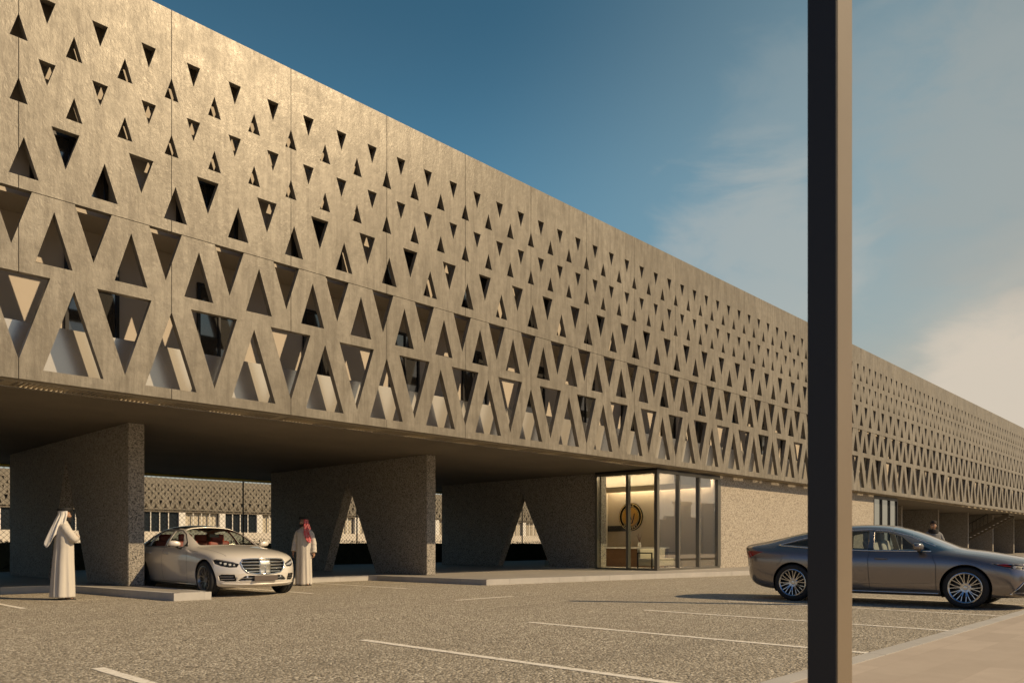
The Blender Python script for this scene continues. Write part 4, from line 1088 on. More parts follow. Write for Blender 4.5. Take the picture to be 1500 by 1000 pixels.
sideR = lambda f: f.calc_center_median().x > 0.25 and f.calc_center_median().y < -1.4
rearL = lambda f: f.calc_center_median().x < -0.25 and f.calc_center_median().y > 1.6
rearR = lambda f: f.calc_center_median().x > 0.25 and f.calc_center_median().y > 1.6
vent = [(-2.05, 0.29), (-2.12, 0.40), (-2.20, 0.53), (-2.33, 0.55), (-2.33, 0.28)]
tail_l = [(2.02, 0.862), (2.2, 0.875), (2.60, 0.875), (2.60, 0.725), (2.36, 0.725), (2.24, 0.775), (2.12, 0.83)]
tlamp, vent, tail_l = warp(tlamp), warp(vent), warp(tail_l)
taupe = dict(
    stations=[
        (-2.36, 0.20, 0.86, 0.735, 0.82, 0.768, 0.66, 0.79, 0.38, 0.795),
        (-2.22, 0.19, 0.875, 0.775, 0.82, 0.812, 0.67, 0.838, 0.38, 0.848),
        (-1.95, 0.175, 0.900, 0.82, 0.83, 0.865, 0.67, 0.898, 0.38, 0.908),
        (-1.55, 0.17, 0.920, 0.862, 0.85, 0.905, 0.68, 0.942, 0.38, 0.957),
        (-1.15, 0.17, 0.925, 0.885, 0.865, 0.925, 0.70, 0.965, 0.39, 0.98),
        (-0.88, 0.17, 0.925, 0.905, 0.87, 0.955, 0.72, 0.995, 0.40, 1.01),
        (-0.58, 0.17, 0.925, 0.915, 0.87, 1.075, 0.72, 1.13, 0.42, 1.15),
        (-0.15, 0.17, 0.925, 0.925, 0.87, 1.245, 0.67, 1.315, 0.42, 1.34),
        (0.18, 0.17, 0.925, 0.93, 0.87, 1.32, 0.63, 1.395, 0.41, 1.415),
        (0.55, 0.17, 0.925, 0.935, 0.868, 1.345, 0.61, 1.42, 0.40, 1.44),
        (1.00, 0.17, 0.925, 0.94, 0.865, 1.33, 0.605, 1.41, 0.40, 1.43),
        (1.40, 0.17, 0.925, 0.945, 0.86, 1.27, 0.605, 1.345, 0.40, 1.37),
        (1.80, 0.18, 0.920, 0.95, 0.845, 1.14, 0.62, 1.20, 0.41, 1.225),
        (2.10, 0.20, 0.905, 0.955, 0.82, 1.025, 0.65, 1.075, 0.42, 1.09),
        (2.35, 0.24, 0.885, 0.955, 0.80, 1.0, 0.66, 1.025, 0.42, 1.03),
        (2.53, 0.30, 0.855, 0.93, 0.78, 0.975, 0.65, 0.99, 0.40, 0.995)],
    nose=dict(len=1.1, bow=0.36, lean=0.7, zl=0.48, under=0.2), tail=dict(len=0.9, bow=0.26, lean=-0.25, zl=0.62, under=0.45),
    axles=(-1.435, 1.435), arch=0.385, wr=0.345, rim=0.252, track=1.62, wheel_style='multi', rim_mat='alloy', paint=M['taupe_paint'], leather='grey_leather', screen='screen_glass',
    side_windows=[([(-0.40, 0.965), (0.34, 0.97), (0.38, 1.30), (0.14, 1.278), (-0.10, 1.20)], 'car_glass'), ([(0.44, 0.97), (1.20, 0.985), (1.13, 1.245), (0.9, 1.295), (0.47, 1.31)], 'tint_glass'), ([(1.255, 0.99), (1.86, 1.005), (1.62, 1.10), (1.22, 1.23)], 'tint_glass')],
    windshield=[(-0.65, -0.83), (-0.35, -0.93), (0.35, -0.93), (0.65, -0.83), (0.58, -0.02), (0.54, 0.12), (-0.54, 0.12), (-0.58, -0.02)],
    rear_window=[(-0.54, 1.38), (0.54, 1.38), (0.58, 2.05), (-0.58, 2.05)],
    regions=[('headlight', tlamp, 'side', sideL, 'trim', (0.035, 0, 0)), ('headlight', tlamp, 'side', sideR, 'trim', (-0.035, 0, 0)), ('taillight', tail_l, 'side', rearL, 'red_lens', None), ('taillight', tail_l, 'side', rearR, 'red_lens', None),
             ('bumper_vent', vent, 'side', sideL, 'black', (0.03, 0.02, 0)), ('bumper_vent', vent, 'side', sideR, 'black', (-0.03, 0.02, 0)),
             ('grille_mesh', [(-0.5, 0.60), (0.5, 0.60), (0.58, 0.50), (0.62, 0.30), (-0.62, 0.30), (-0.58, 0.50)], 'front', front_f, 'black', (0, 0.04, 0))],
    seams=[([(-0.77, 0.875), (-0.80, 0.83), (-0.82, 0.72), (-0.82, 0.45), (-0.76, 0.28), (0.95, 0.27), (1.06, 0.36), (1.16, 0.62), (1.25, 0.92)], 0.009), ([(0.40, 0.96), (0.42, 0.8), (0.39, 0.28)], 0.009), ([(1.72, 0.88), (1.63, 0.80), (1.66, 0.70), (1.74, 0.66)], 0.005), ([(-0.9, 0.40), (-0.2, 0.375), (1.0, 0.375)], 0.006)],
    top_seams=[([(0.74, -0.88), (0.725, -1.3), (0.70, -1.7), (0.66, -2.0), (0.6, -2.2)], 0.006)],
    chrome_side=[([(-0.58, 0.945), (-0.5, 0.946), (0.4, 0.952), (1.3, 0.97), (1.90, 0.985)], 0.010), ([(-0.62, 1.035), (-0.15, 1.225), (0.12, 1.30), (0.5, 1.332), (0.9, 1.318), (1.2, 1.265), (1.62, 1.125), (1.90, 0.99)], 0.008), ([(-1.03, 0.235), (1.03, 0.235)], 0.010)],
    sills=[], pillar_trim=[[(0.345, 0.97), (0.435, 0.97), (0.465, 1.315), (0.385, 1.305)], [(1.205, 0.985), (1.25, 0.99), (1.215, 1.235), (1.135, 1.25)], [(-0.58, 0.965), (-0.42, 0.965), (-0.40, 1.06)]],
    handles=[(0.20, 0.81), (1.06, 0.82)], chrome_handle=False, mirror=(-0.42, 0.93), seat_y=0.25, dash_y=-0.76, wheel_x=0.38, wheel_leather='cabin', extra=taupe_extra)

taupe['stations'] = [warp_station(s) for s in taupe['stations']]
taupe['side_windows'] = [(warp(p), g) for p, g in taupe['side_windows']]
taupe['chrome_side'] = [(warp(p), r) for p, r in taupe['chrome_side']]
taupe['pillar_trim'] = [warp(p) for p in taupe['pillar_trim']]
taupe['seams'] = [(warp(p), w) for p, w in taupe['seams']]
taupe['stations'] = [(GY(s[0]),)+tuple(s[1:]) for s in taupe['stations']]
taupe['side_windows'] = [(warp_cabin(p), g) for p, g in taupe['side_windows']]
taupe['windshield'] = warp_top(taupe['windshield']); taupe['rear_window'] = warp_top(taupe['rear_window'])
taupe['chrome_side'] = [(warp_cabin(p) if p[0][1] > 0.5 else p, r) for p, r in taupe['chrome_side']]
taupe['pillar_trim'] = [warp_cabin(p) for p in taupe['pillar_trim']]
taupe['seams'] = [(warp_seam(p) if i < 2 else p, w) for i, (p, w) in enumerate(taupe['seams'])]
taupe['top_seams'] = [(warp_top(p), w) for p, w in taupe['top_seams']]
taupe['handles'] = [(GY(y), z) for y, z in taupe['handles']]
taupe['mirror'] = (GY(taupe['mirror'][0]), taupe['mirror'][1])
taupe['seat_y'] -= 0.30; taupe['dash_y'] -= 0.33
car1 = build_car('saloon_car', silver, (8.28, 17.16, 0), R(0), 'pale champagne saloon with slatted grille and red seats, nose out between two piers')
car2 = build_car('saloon_car', taupe, (15.42, 5.02, 0), R(3), 'dark taupe saloon seen side-on, facing the near sidewalk behind the bronze post')
# ================================================================ people
M['skin'] = mat('skin', (0.36, 0.20, 0.12), 0.5)
M['hair'] = mat('dark beard', (0.014, 0.011, 0.010), 0.7)
M['eye'] = mat('eye white', (0.6, 0.58, 0.55), 0.2)
M['agal'] = mat('black cord', (0.01, 0.01, 0.01), 0.7)
m = mat('white cotton', (0.56, 0.515, 0.45), 0.85); t = NT(m); M['thobe'] = m; t.bump(t.noise(t.coords((1, 1, 0.3)), 9, 5), 0.35, 0.02)
m = mat('white voile', (0.70, 0.66, 0.60), 0.8); M['ghutra'] = m
m = mat('red check cloth', (0.5, 0.05, 0.05), 0.85); t = NT(m); M['shemagh'] = m
ck = t.n('ShaderNodeTexVoronoi'); ck.inputs['Scale'].default_value = 62; t.l(t.coords(obj=True), ck.inputs['Vector'])
t.color(t.ramp(ck.outputs['Distance'], [(0.0, (0.66, 0.58, 0.53)), (0.30, (0.62, 0.5, 0.46)), (0.40, (0.56, 0.06, 0.065)), (1.0, (0.52, 0.045, 0.055))]))
M['jacket'] = mat('grey jacket', (0.20, 0.197, 0.19), 0.85)
M['scarf'] = mat('black scarf', (0.015, 0.014, 0.014), 0.9)
M['trousers'] = mat('dark trousers', (0.04, 0.04, 0.045), 0.85)
M['beanie'] = mat('dark striped knit', (0.03, 0.02, 0.015), 0.9)
M['leather_sandal'] = mat('dark sandal', (0.02, 0.015, 0.012), 0.6)

def evaluate(o):
    dg = bpy.context.evaluated_depsgraph_get(); me = bpy.data.meshes.new_from_object(o.evaluated_get(dg)); bpy.data.objects.remove(o); return me
def skin_mesh(nodes, edges, root=0, sub=2):
    """nodes: list of (pos, radius); edges; returns mesh grown by a Skin modifier"""
    me = bpy.data.meshes.new('skel'); me.from_pydata([n[0] for n in nodes], edges, []); o = bpy.data.objects.new('skel', me); COL.objects.link(o)
    o.modifiers.new('skin', 'SKIN').use_smooth_shade = True
    for i, n in enumerate(nodes):
        r = n[1]; me.skin_vertices[0].data[i].radius = r if isinstance(r, tuple) else (r, r); me.skin_vertices[0].data[i].use_root = (i == root)
    md = o.modifiers.new('sub', 'SUBSURF'); md.levels = sub; md.render_levels = sub
    return evaluate(o)
def head_bm(turn):
    """a head centred on the skull, face towards -Y before turning; about 0.235 m tall"""
    bm = bmesh.new(); bmesh.ops.create_uvsphere(bm, u_segments=40, v_segments=28, radius=1.0)
    for v in bm.verts:
        x, y, z = v.co
        # skull
        sx_ = 0.076; sy_ = 0.096; sz_ = 0.118
        jaw = max(0.0, -z)
        X = x*sx_*(1-0.30*jaw**1.5); Y = y*sy_; Z = z*sz_
        if y > 0 and z < -0.2: Y *= 1-0.55*min(1, (-z-0.2)*1.2)        # nape cut-in
        if y < 0: Y = y*(0.088+0.006*jaw)
        f = max(0.0, -y)
        def bump_(cx_, cz_, rx, rz): return math.exp(-((x-cx_)/rx)**2-((z-cz_)/rz)**2)*(1 if y < 0 else 0)
        Y -= 0.024*bump_(0, -0.22, 0.15, 0.16)+0.012*bump_(0, -0.02, 0.10, 0.20)   # nose and bridge
        Y -= 0.008*bump_(0, 0.22, 0.7, 0.12)                             # brow
        Y += 0.012*(bump_(0.40, 0.04, 0.20, 0.12)+bump_(-0.40, 0.04, 0.20, 0.12))  # eye sockets
        Y -= 0.007*bump_(0, -0.50, 0.26, 0.05)+0.006*bump_(0, -0.60, 0.22, 0.05); Y += 0.004*bump_(0, -0.55, 0.28, 0.025)
        Y -= 0.010*bump_(0, -0.80, 0.3, 0.16)                            # chin
        Y -= 0.004*(bump_(0.5, -0.18, 0.25, 0.2)+bump_(-0.5, -0.18, 0.25, 0.2))
        v.co = (X, Y, Z)
    for s_ in (-1, 1):                                                  # ears
        e = bmesh.ops.create_uvsphere(bm, u_segments=10, v_segments=8, radius=1.0)
        for v in e['verts']: v.co = Vector((s_*0.077+v.co.x*0.010, 0.012+v.co.y*0.018+v.co.z*0.006, -0.008+v.co.z*0.032))
    bmesh.ops.rotate(bm, verts=bm.verts, cent=(0, 0, 0), matrix=Matrix.Rotation(turn, 3, 'Z'))
    return bm
def hand(nodes, edges, wrist_i, wrist, direc, palm_n, curl=0.5):
    """adds palm, four fingers of unequal length and a thumb"""
    d = Vector(direc).normalized(); n = Vector(palm_n); n = (n-d*n.dot(d)).normalized(); sd_ = d.cross(n).normalized(); w = Vector(wrist)
    base = len(nodes)
    nodes.append((tuple(w+d*0.045), (0.034, 0.016))); edges.append((wrist_i, base))
    nodes.append((tuple(w+d*0.085), (0.037, 0.014))); edges.append((base, base+1))
    for k, (off, ln) in enumerate(((-0.030, 0.072), (-0.010, 0.082), (0.010, 0.077), (0.029, 0.060))):
        p = w+d*0.10+sd_*off; prev = base+1; a = 0.15+curl*0.2
        nodes.append((tuple(p), 0.0095)); edges.append((prev, len(nodes)-1)); prev = len(nodes)-1
        for seg in (0.45, 0.32, 0.23):
            a += curl*0.55; p = p+(d*math.cos(a)+n*math.sin(a))*ln*seg; nodes.append((tuple(p), 0.0085 if seg > 0.25 else 0.0072)); edges.append((prev, len(nodes)-1)); prev = len(nodes)-1
    p = w+d*0.035-sd_*0.034; nodes.append((tuple(p), 0.012)); edges.append((base, len(nodes)-1)); prev = len(nodes)-1
    for f, r in ((0.032, 0.011), (0.028, 0.0085)):
        p = p+(d*0.75-sd_*0.45+n*0.45).normalized()*f; nodes.append((tuple(p), r)); edges.append((prev, len(nodes)-1)); prev = len(nodes)-1
def body_mesh(J, turn, palm=((0, 0, 0), (0, 0, 0)), curl=0.6, legs=True):
    """one continuous body grown from a skeleton; J gives joints for elbows, wrists, knees and ankles"""
    N = [((0, 0, 0.95), (0.135, 0.10)), ((0, 0, 1.12), (0.125, 0.095)), ((0, 0.01, 1.30), (0.15, 0.105)), ((0, 0.02, 1.42), (0.11, 0.08)), ((0, 0.01, 1.50), 0.058), (tuple(J['head']), 0.062)]
    E_ = [(0, 1), (1, 2), (2, 3), (3, 4), (4, 5)]
    for s_, nm in ((-1, 'r'), (1, 'l')):
        b = len(N); sh = (s_*0.175, 0.02, 1.40)
        N.append((sh, 0.052)); E_.append((3, b)); el = J['elbow_'+nm]; wr = J['wrist_'+nm]
        N.append((tuple((Vector(sh)+Vector(el))/2), 0.052)); E_.append((b, b+1)); N.append((el, 0.040)); E_.append((b+1, b+2))
        N.append((tuple((Vector(el)+Vector(wr))/2), 0.038)); E_.append((b+2, b+3)); N.append((wr, (0.029, 0.023))); E_.append((b+3, b+4))
        hand(N, E_, b+4, wr, Vector(wr)-Vector(el), J['palm_'+nm], curl)
        b = len(N); hp = (s_*0.095, 0, 0.90); kn = J['knee_'+nm]; an = J['ankle_'+nm]
        N.append((hp, 0.088)); E_.append((0, b)); N.append((tuple((Vector(hp)+Vector(kn))/2), 0.075)); E_.append((b, b+1)); N.append((kn, 0.056)); E_.append((b+1, b+2))
        N.append((tuple((Vector(kn)*0.6+Vector(an)*0.4)), 0.055)); E_.append((b+2, b+3)); N.append((an, 0.037)); E_.append((b+3, b+4))
        N.append(((an[0]+s_*0.01, an[1]-0.09, 0.045), (0.042, 0.032))); E_.append((b+4, b+5)); N.append(((an[0]+s_*0.02, an[1]-0.17, 0.028), (0.042, 0.02))); E_.append((b+5, b+6))
    me = skin_mesh(N, E_)
    bm = bmesh.new(); bm.from_mesh(me); bpy.data.meshes.remove(me)
    hb = head_bm(turn); bmesh.ops.translate(hb, verts=hb.verts, vec=Vector(J['head'])+Vector((0, -0.012, 0.055)))
    tmp = bpy.data.meshes.new('h'); hb.to_mesh(tmp); hb.free(); bm.from_mesh(tmp); bpy.data.meshes.remove(tmp)
    return remesh(bm, 0.0075)
def remesh(bm, vox, smooth=2):
    me = bpy.data.meshes.new('r'); bm.to_mesh(me); bm.free(); o = bpy.data.objects.new('r', me); COL.objects.link(o)
    md = o.modifiers.new('r', 'REMESH'); md.mode = 'VOXEL'; md.voxel_size = vox; md.use_smooth_shade = True
    if smooth: sm = o.modifiers.new('s', 'SMOOTH'); sm.factor = 0.5; sm.iterations = smooth
    return evaluate(o)
def mobj(name, me, m, parent):
    me.materials.clear(); me.materials.append(m)
    for f in me.polygons: f.use_smooth = True
    o = bpy.data.objects.new(name, me); COL.objects.link(o); o.parent = parent; return o
def sleeve(bm, sh, el, wr, r0, r1, r2, seed=0):
    sh = Vector((sh[0]*0.98, sh[1], sh[2]-0.012)); path = [Vector((sh.x*0.62, sh.y, sh.z+0.012))]; n = 10
    for i in range(n+1): path.append(Vector(sh).lerp(Vector(el), i/n))
    for i in range(1, n+1): path.append(Vector(el).lerp(Vector(wr), i/n))
    # soften the elbow
    for _ in range(3): path = [path[0]]+[(path[i-1]+path[i]*2+path[i+1])/4 for i in range(1, len(path)-1)]+[path[-1]]
    rad = []
    for i in range(len(path)):
        f = i/(len(path)-1); r = (r0*(1-f*2)+r1*f*2) if f < 0.5 else (r1*(2-2*f)+r2*(2*f-1)); rad.append((r*(1+0.045*math.sin(f*31+seed)+0.03*math.sin(f*57+2*seed))) if i else r*0.7)
    tube(bm, path, rad, 20)
def robe(bm, secs, seed=0, folds=9):
    """closed lofted gown; secs: (z, cx, cy, rx, ry, fold amplitude)"""
    rs = []; n = 84; rnd = random.Random(seed); ph = [rnd.uniform(0, 6.28) for _ in range(4)]
    fine = []
    for a, b in zip(secs, secs[1:]):
        k = max(2, int(abs(a[0]-b[0])/0.03))
        for i in range(k): fine.append(tuple(a[q]+(b[q]-a[q])*i/k for q in range(6)))
    fine.append(secs[-1])
    for z, cx_, cy_, rx, ry, am in fine:
        ring = []
        for k in range(n):
            a = 2*math.pi*k/n
            w_ = math.sin(folds*a+ph[0]+0.8*z)*0.5+math.sin((folds-4)*a+ph[1]-1.3*z)*0.45+math.sin((folds+5)*a+ph[2]+1.1*z)*0.25
            w_ = math.copysign(abs(w_)**0.8, w_)
            ring.append(bm.verts.new((cx_+(rx+am*w_)*math.cos(a), cy_+(ry+am*w_)*math.sin(a), z)))
        rs.append(ring)
    for A, B in zip(rs, rs[1:]):
        for k in range(n): bm.faces.new((A[k], A[(k+1) % n], B[(k+1) % n], B[k]))
    bm.faces.new(rs[0]); bm.faces.new(rs[-1][::-1]); fix(bm)
def headcloth(hc, turn, hang, m, parent, name, seed=0, a0=-62, a1=242, lean=0.0, flare=None):
    """cloth over the skull open at the face: angle measured from the head's left (+X), 90 deg = back; hang(a)->z of the lower edge"""
    bm = bmesh.new(); n = 66; rows = 34; g = []; rnd = random.Random(seed); ph = rnd.uniform(0, 6)
    Rm = Matrix.Rotation(turn, 3, 'Z')
    for i in range(n+1):
        a = R(a0+(a1-a0)*i/n); col_ = []; zl = hang(math.degrees(a))
        for j in range(rows+1):
            f = j/rows
            if f < 0.30:
                q = f/0.30; el = (1-q)*math.pi/2; r = math.cos(el); z = 0.075+0.058*math.sin(el); rx, ry = 0.100*r, 0.112*r
            else:
                q = (f-0.30)/0.70; z = 0.075+(zl-0.075)*q
                dr = max(0.0, -z)
                sp = flare(math.degrees(a)) if flare else 0.06
                fold = 0.016*min(1, q*2.2)*math.sin(9*a+ph+2.5*q)+0.009*min(1, q*2)*math.sin(17*a+ph)
                rx = 0.100+0.004*q+fold+sp*dr**0.8*1.0; ry = 0.112+fold+sp*dr**0.8*1.2
            p = Rm @ Vector((rx*math.cos(a), ry*math.sin(a)+0.008, 0)); p.z = z
            p.y += lean*max(0, -z)
            col_.append(bm.verts.new(p+Vector(hc)))
        g.append(col_)
    for A, B in zip(g, g[1:]):
        for j in range(rows): bm.faces.new((A[j], A[j+1], B[j+1], B[j]))
    bmesh.ops.remove_doubles(bm, verts=bm.verts, dist=0.0008); fix(bm)
    o = obj(name, bm, m, parent, True); md = o.modifiers.new('thickness', 'SOLIDIFY'); md.thickness = 0.006
    return o
def agal(hc, turn, parent):
    bm = bmesh.new()
    for z, r in ((0.094, 0.004), (0.118, -0.002)):
        tube(bm, [tuple(Vector(hc)+Matrix.Rotation(turn, 3, 'Z') @ Vector(((0.101+r)*math.cos(k*math.pi/16), (0.115+r)*math.sin(k*math.pi/16)+0.008, 0))+Vector((0, 0, z-0.008*math.sin(k*math.pi/16)))) for k in range(32)], 0.0155, 8, False, True)
    obj('head_cord', bm, M['agal'], parent, True)
def face_bits(hc, turn, parent, beard=True, mask=False):
    Rm = Matrix.Rotation(turn, 3, 'Z')
    for s_ in (-1, 1):
        bm = bmesh.new(); bmesh.ops.create_uvsphere(bm, u_segments=12, v_segments=8, radius=0.0115); bmesh.ops.translate(bm, verts=bm.verts, vec=Rm @ Vector((s_*0.031, -0.073, 0.005))+Vector(hc)); e = obj('eye', bm, M['eye'], parent, True)
        bm = bmesh.new(); bmesh.ops.create_uvsphere(bm, u_segments=10, v_segments=8, radius=0.006); bmesh.ops.translate(bm, verts=bm.verts, vec=Rm @ Vector((s_*0.031, -0.0815, 0.005))+Vector(hc)); obj('iris', bm, M['hair'], e, True)
        bm = bmesh.new(); tube(bm, [Rm @ Vector((s_*x, y, z))+Vector(hc) for x, y, z in ((0.014, -0.090, 0.026), (0.03, -0.089, 0.031), (0.048, -0.078, 0.026))], [0.003, 0.0045, 0.002], 6); obj('eyebrow', bm, M['hair'], parent, True)
    if beard:
        bm = bmesh.new(); g = []
        for i in range(25):
            a = R(-172+164*i/24)     # round the jaw from ear to ear through the front (-90)
            col_ = []
            front = math.sin(-a)**2
            top = -0.030-0.030*front; bot = -0.095-0.035*front
            for j in range(7):
                f = j/6; z = top+(bot-top)*f
                wz = 1-0.32*max(0, -z/0.118)**1.5
                p = Rm @ Vector((0.083*wz*math.cos(a)*(1-0.15*f), 0.103*math.sin(a)*(1.02-0.10*f)+0.002, z)); col_.append(bm.verts.new(p+Vector(hc)))
            g.append(col_)
        for A, B in zip(g, g[1:]):
            for j in range(6): bm.faces.new((A[j], B[j], B[j+1], A[j+1]))
        fix(bm); o = obj('beard', bm, M['hair'], parent, True); md = o.modifiers.new('thickness', 'SOLIDIFY'); md.thickness = 0.016; md.offset = -0.6
def sandals(J, parent):
    for s_, nm in ((-1, 'r'), (1, 'l')):
        an = J['ankle_'+nm]; bm = bmesh.new()
        for sx_, y0_, y1_ in ((0.046, -0.21, 0.06),): box(bm, an[0]-sx_+s_*0.012, an[0]+sx_+s_*0.012, an[1]+y0_, an[1]+y1_, 0.0, 0.018)
        tube(bm, [(an[0]-0.05+s_*0.015, an[1]-0.10, 0.015), (an[0]-0.04+s_*0.015, an[1]-0.10, 0.065), (an[0]+0.04+s_*0.015, an[1]-0.10, 0.065), (an[0]+0.05+s_*0.015, an[1]-0.10, 0.015)], 0.012, 6)
        obj('sandal', bm, M['leather_sandal'], parent)

# ---- man on the left: back three quarters to us, forearms folded in front of the chest
def man_white():
    root = thing('person', (5.12, 16.78, 0), 'man in a white robe and white headcloth with black cord, arms folded, beside the kerb', 'person', None, R(82))
    J = dict(head=(0, -0.005, 1.575), elbow_r=(-0.25, -0.13, 1.16), wrist_r=(0.06, -0.225, 1.215), elbow_l=(0.25, -0.13, 1.16), wrist_l=(-0.06, -0.195, 1.185), palm_r=(0, 1, 0.2), palm_l=(0, 1, 0.2), knee_r=(-0.11, -0.02, 0.50), knee_l=(0.11, -0.02, 0.50), ankle_r=(-0.11, 0.03, 0.085), ankle_l=(0.11, 0.02, 0.085))
    turn = R(-8); hc = Vector(J['head'])+Vector((0, -0.012, 0.055))
    mobj('body', body_mesh(J, turn), M['skin'], root)
    bm = bmesh.new()
    robe(bm, [(0.045, 0, 0.02, 0.240, 0.215, 0.018), (0.35, 0, 0.015, 0.225, 0.20, 0.018), (0.70, 0, 0.01, 0.212, 0.182, 0.014), (0.98, 0, 0.0, 0.205, 0.168, 0.010), (1.20, 0, 0.0, 0.212, 0.160, 0.006), (1.36, 0, 0.01, 0.212, 0.138, 0.004), (1.415, 0, 0.015, 0.188, 0.118, 0.002), (1.452, 0, 0.015, 0.150, 0.10, 0.001), (1.49, 0, 0.012, 0.085, 0.078, 0.0), (1.525, 0, 0.008, 0.070, 0.070, 0)], 4)
    sleeve(bm, (-0.17, 0.02, 1.395), J['elbow_r'], (0.04, -0.222, 1.212), 0.085, 0.078, 0.060, 1); sleeve(bm, (0.17, 0.02, 1.395), J['elbow_l'], (-0.04, -0.192, 1.183), 0.085, 0.078, 0.060, 2)
    mobj('robe', remesh(bm, 0.011, 3), M['thobe'], root)
    face_bits(hc, turn, root); sandals(J, root)
    headcloth(hc, turn, lambda a: -0.27-0.36*math.exp(-((a-122)/30)**2)-0.10*math.exp(-((a-66)/18)**2)+0.12*math.exp(-((a-210)/22)**2), M['ghutra'], root, 'headcloth', 3, -26, 206, 0.20, lambda a: 0.07+0.09*math.exp(-((a-90)/60)**2))
    agal(hc, turn, root)
# ---- man behind the pale car: facing us, head turned to the car
def man_red():
    root = thing('person', (11.17, 18.04, 0), 'man in a white robe and red checked headscarf standing beside the pale saloon', 'person', None, R(-50))
    J = dict(head=(0, -0.005, 1.575), elbow_r=(-0.245, 0.03, 1.12), wrist_r=(-0.262, -0.05, 0.865), elbow_l=(0.245, 0.04, 1.12), wrist_l=(0.265, 0.0, 0.865), palm_r=(1, 0.2, 0), palm_l=(-1, 0.2, 0), knee_r=(-0.11, -0.02, 0.50), knee_l=(0.11, -0.02, 0.50), ankle_r=(-0.12, 0.03, 0.085), ankle_l=(0.12, 0.02, 0.085))
    turn = R(-48); hc = Vector(J['head'])+Vector((0, -0.012, 0.055))
    mobj('body', body_mesh(J, turn), M['skin'], root)
    bm = bmesh.new()
    robe(bm, [(0.03, 0, 0.0, 0.215, 0.185, 0.016), (0.35, 0, 0.0, 0.205, 0.178, 0.016), (0.70, 0, 0.0, 0.198, 0.165, 0.013), (0.98, 0, 0.0, 0.192, 0.155, 0.009), (1.20, 0, 0.0, 0.195, 0.148, 0.006), (1.36, 0, 0.01, 0.205, 0.138, 0.003), (1.415, 0, 0.015, 0.188, 0.118, 0.002), (1.452, 0, 0.015, 0.150, 0.10, 0.001), (1.49, 0, 0.012, 0.085, 0.078, 0.0), (1.53, 0, 0.008, 0.070, 0.070, 0)], 9)
    sleeve(bm, (-0.17, 0.02, 1.395), J['elbow_r'], (-0.26, -0.043, 0.89), 0.080, 0.066, 0.064, 1); sleeve(bm, (0.17, 0.02, 1.395), J['elbow_l'], (0.265, 0.0, 0.85), 0.080, 0.070, 0.075, 2)
    mobj('robe', remesh(bm, 0.011, 3), M['thobe'], root)
    bm = bmesh.new(); tube(bm, [(0, -0.118, 1.44), (0, -0.148, 1.36), (0, -0.163, 1.24)], 0.006, 6); obj('placket', bm, M['ghutra'], root)
    face_bits(hc, turn, root); sandals(J, root)
    headcloth(hc, turn, lambda a: -0.13-0.40*math.exp(-((a-12)/40)**2)-0.10*math.exp(-((a-100)/50)**2), M['shemagh'], root, 'headscarf', 5, -22, 204, 0.0, lambda a: 0.10+0.12*math.exp(-((a-10)/45)**2))
    agal(hc, turn, root)
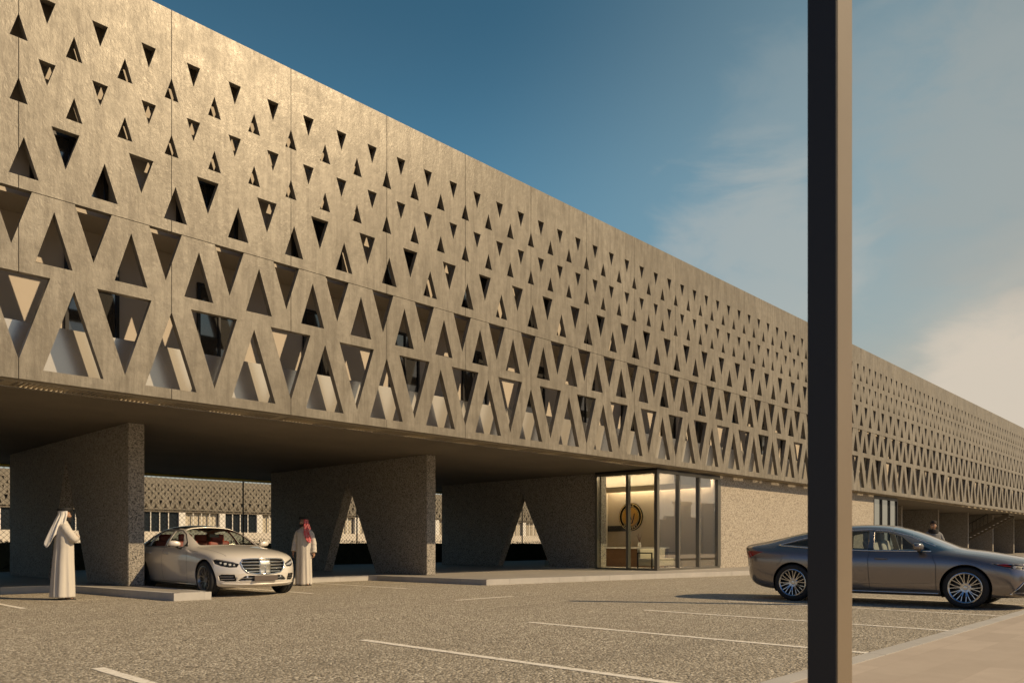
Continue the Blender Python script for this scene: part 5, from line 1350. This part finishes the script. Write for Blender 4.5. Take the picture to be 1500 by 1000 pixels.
# ---- figure behind the taupe car
def man_beanie():
    root = thing('person', (26.5, 7.3, -0.0), 'person in a dark knit cap, black scarf and pale grey jacket beyond the taupe saloon', 'person', None, R(-62))
    J = dict(head=(0, -0.01, 1.575), elbow_r=(-0.27, 0.06, 1.14), wrist_r=(-0.27, -0.05, 0.90), elbow_l=(0.27, 0.0, 1.14), wrist_l=(0.27, -0.14, 0.92), palm_r=(1, 0, 0), palm_l=(-1, 0, 0), knee_r=(-0.10, -0.10, 0.50), knee_l=(0.10, 0.06, 0.50), ankle_r=(-0.10, -0.10, 0.085), ankle_l=(0.10, 0.22, 0.085))
    turn = R(-28); hc = Vector(J['head'])+Vector((0, -0.012, 0.055))
    mobj('body', body_mesh(J, turn), M['skin'], root)
    bm = bmesh.new()
    robe(bm, [(0.80, 0, 0.0, 0.205, 0.165, 0.006), (1.0, 0, 0.0, 0.20, 0.16, 0.006), (1.20, 0, 0.0, 0.212, 0.155, 0.006), (1.36, 0, 0.01, 0.213, 0.138, 0.003), (1.415, 0, 0.015, 0.188, 0.118, 0.002), (1.455, 0, 0.015, 0.150, 0.10, 0.001), (1.50, 0, 0.012, 0.085, 0.078, 0.0)], 2)
    sleeve(bm, (-0.17, 0.02, 1.395), J['elbow_r'], (-0.27, -0.04, 0.92), 0.085, 0.070, 0.058, 1); sleeve(bm, (0.17, 0.02, 1.395), J['elbow_l'], (0.27, -0.13, 0.94), 0.085, 0.070, 0.058, 2)
    mobj('jacket', remesh(bm, 0.011, 2), M['jacket'], root)
    bm = bmesh.new()
    for s_, nm in ((-1, 'r'), (1, 'l')): tube(bm, [(s_*0.09, 0, 0.93), (s_*0.10, 0, 0.80), J['knee_'+nm], J['ankle_'+nm]], [0.12, 0.105, 0.075, 0.065], 16)
    mobj('trousers', remesh(bm, 0.012, 1), M['trousers'], root)
    for s_, nm in ((-1, 'r'), (1, 'l')):
        an = J['ankle_'+nm]; bm = bmesh.new(); box(bm, an[0]-0.05, an[0]+0.05, an[1]-0.22, an[1]+0.07, 0, 0.10); bmesh.ops.bevel(bm, geom=bm.edges[:], offset=0.03, segments=3, affect='EDGES'); obj('shoe', bm, M['black'], root, True)
    bm = bmesh.new()
    for z, r in ((1.42, 0.12), (1.46, 0.112), (1.495, 0.10)): tube(bm, [(r*1.05*math.cos(k*math.pi/12), 0.01+r*math.sin(k*math.pi/12), z+0.012*math.sin(3*k)) for k in range(24)], 0.034, 8, False, True)
    mobj('scarf', remesh(bm, 0.01, 1), M['scarf'], root)
    face_bits(hc, turn, root, False)
    bm = bmesh.new(); lathe(bm, [(0.03, 0.104), (0.055, 0.107), (0.06, 0.101), (0.09, 0.098), (0.115, 0.085), (0.135, 0.055), (0.142, 0.001)], 28, 'Z')
    for v in bm.verts: v.co = Vector((v.co.x*0.88, v.co.y*1.05+0.012, v.co.z+0.02-0.25*v.co.y))+hc
    obj('knit_cap', bm, M['beanie'], root, True)
man_white(); man_red(); man_beanie()
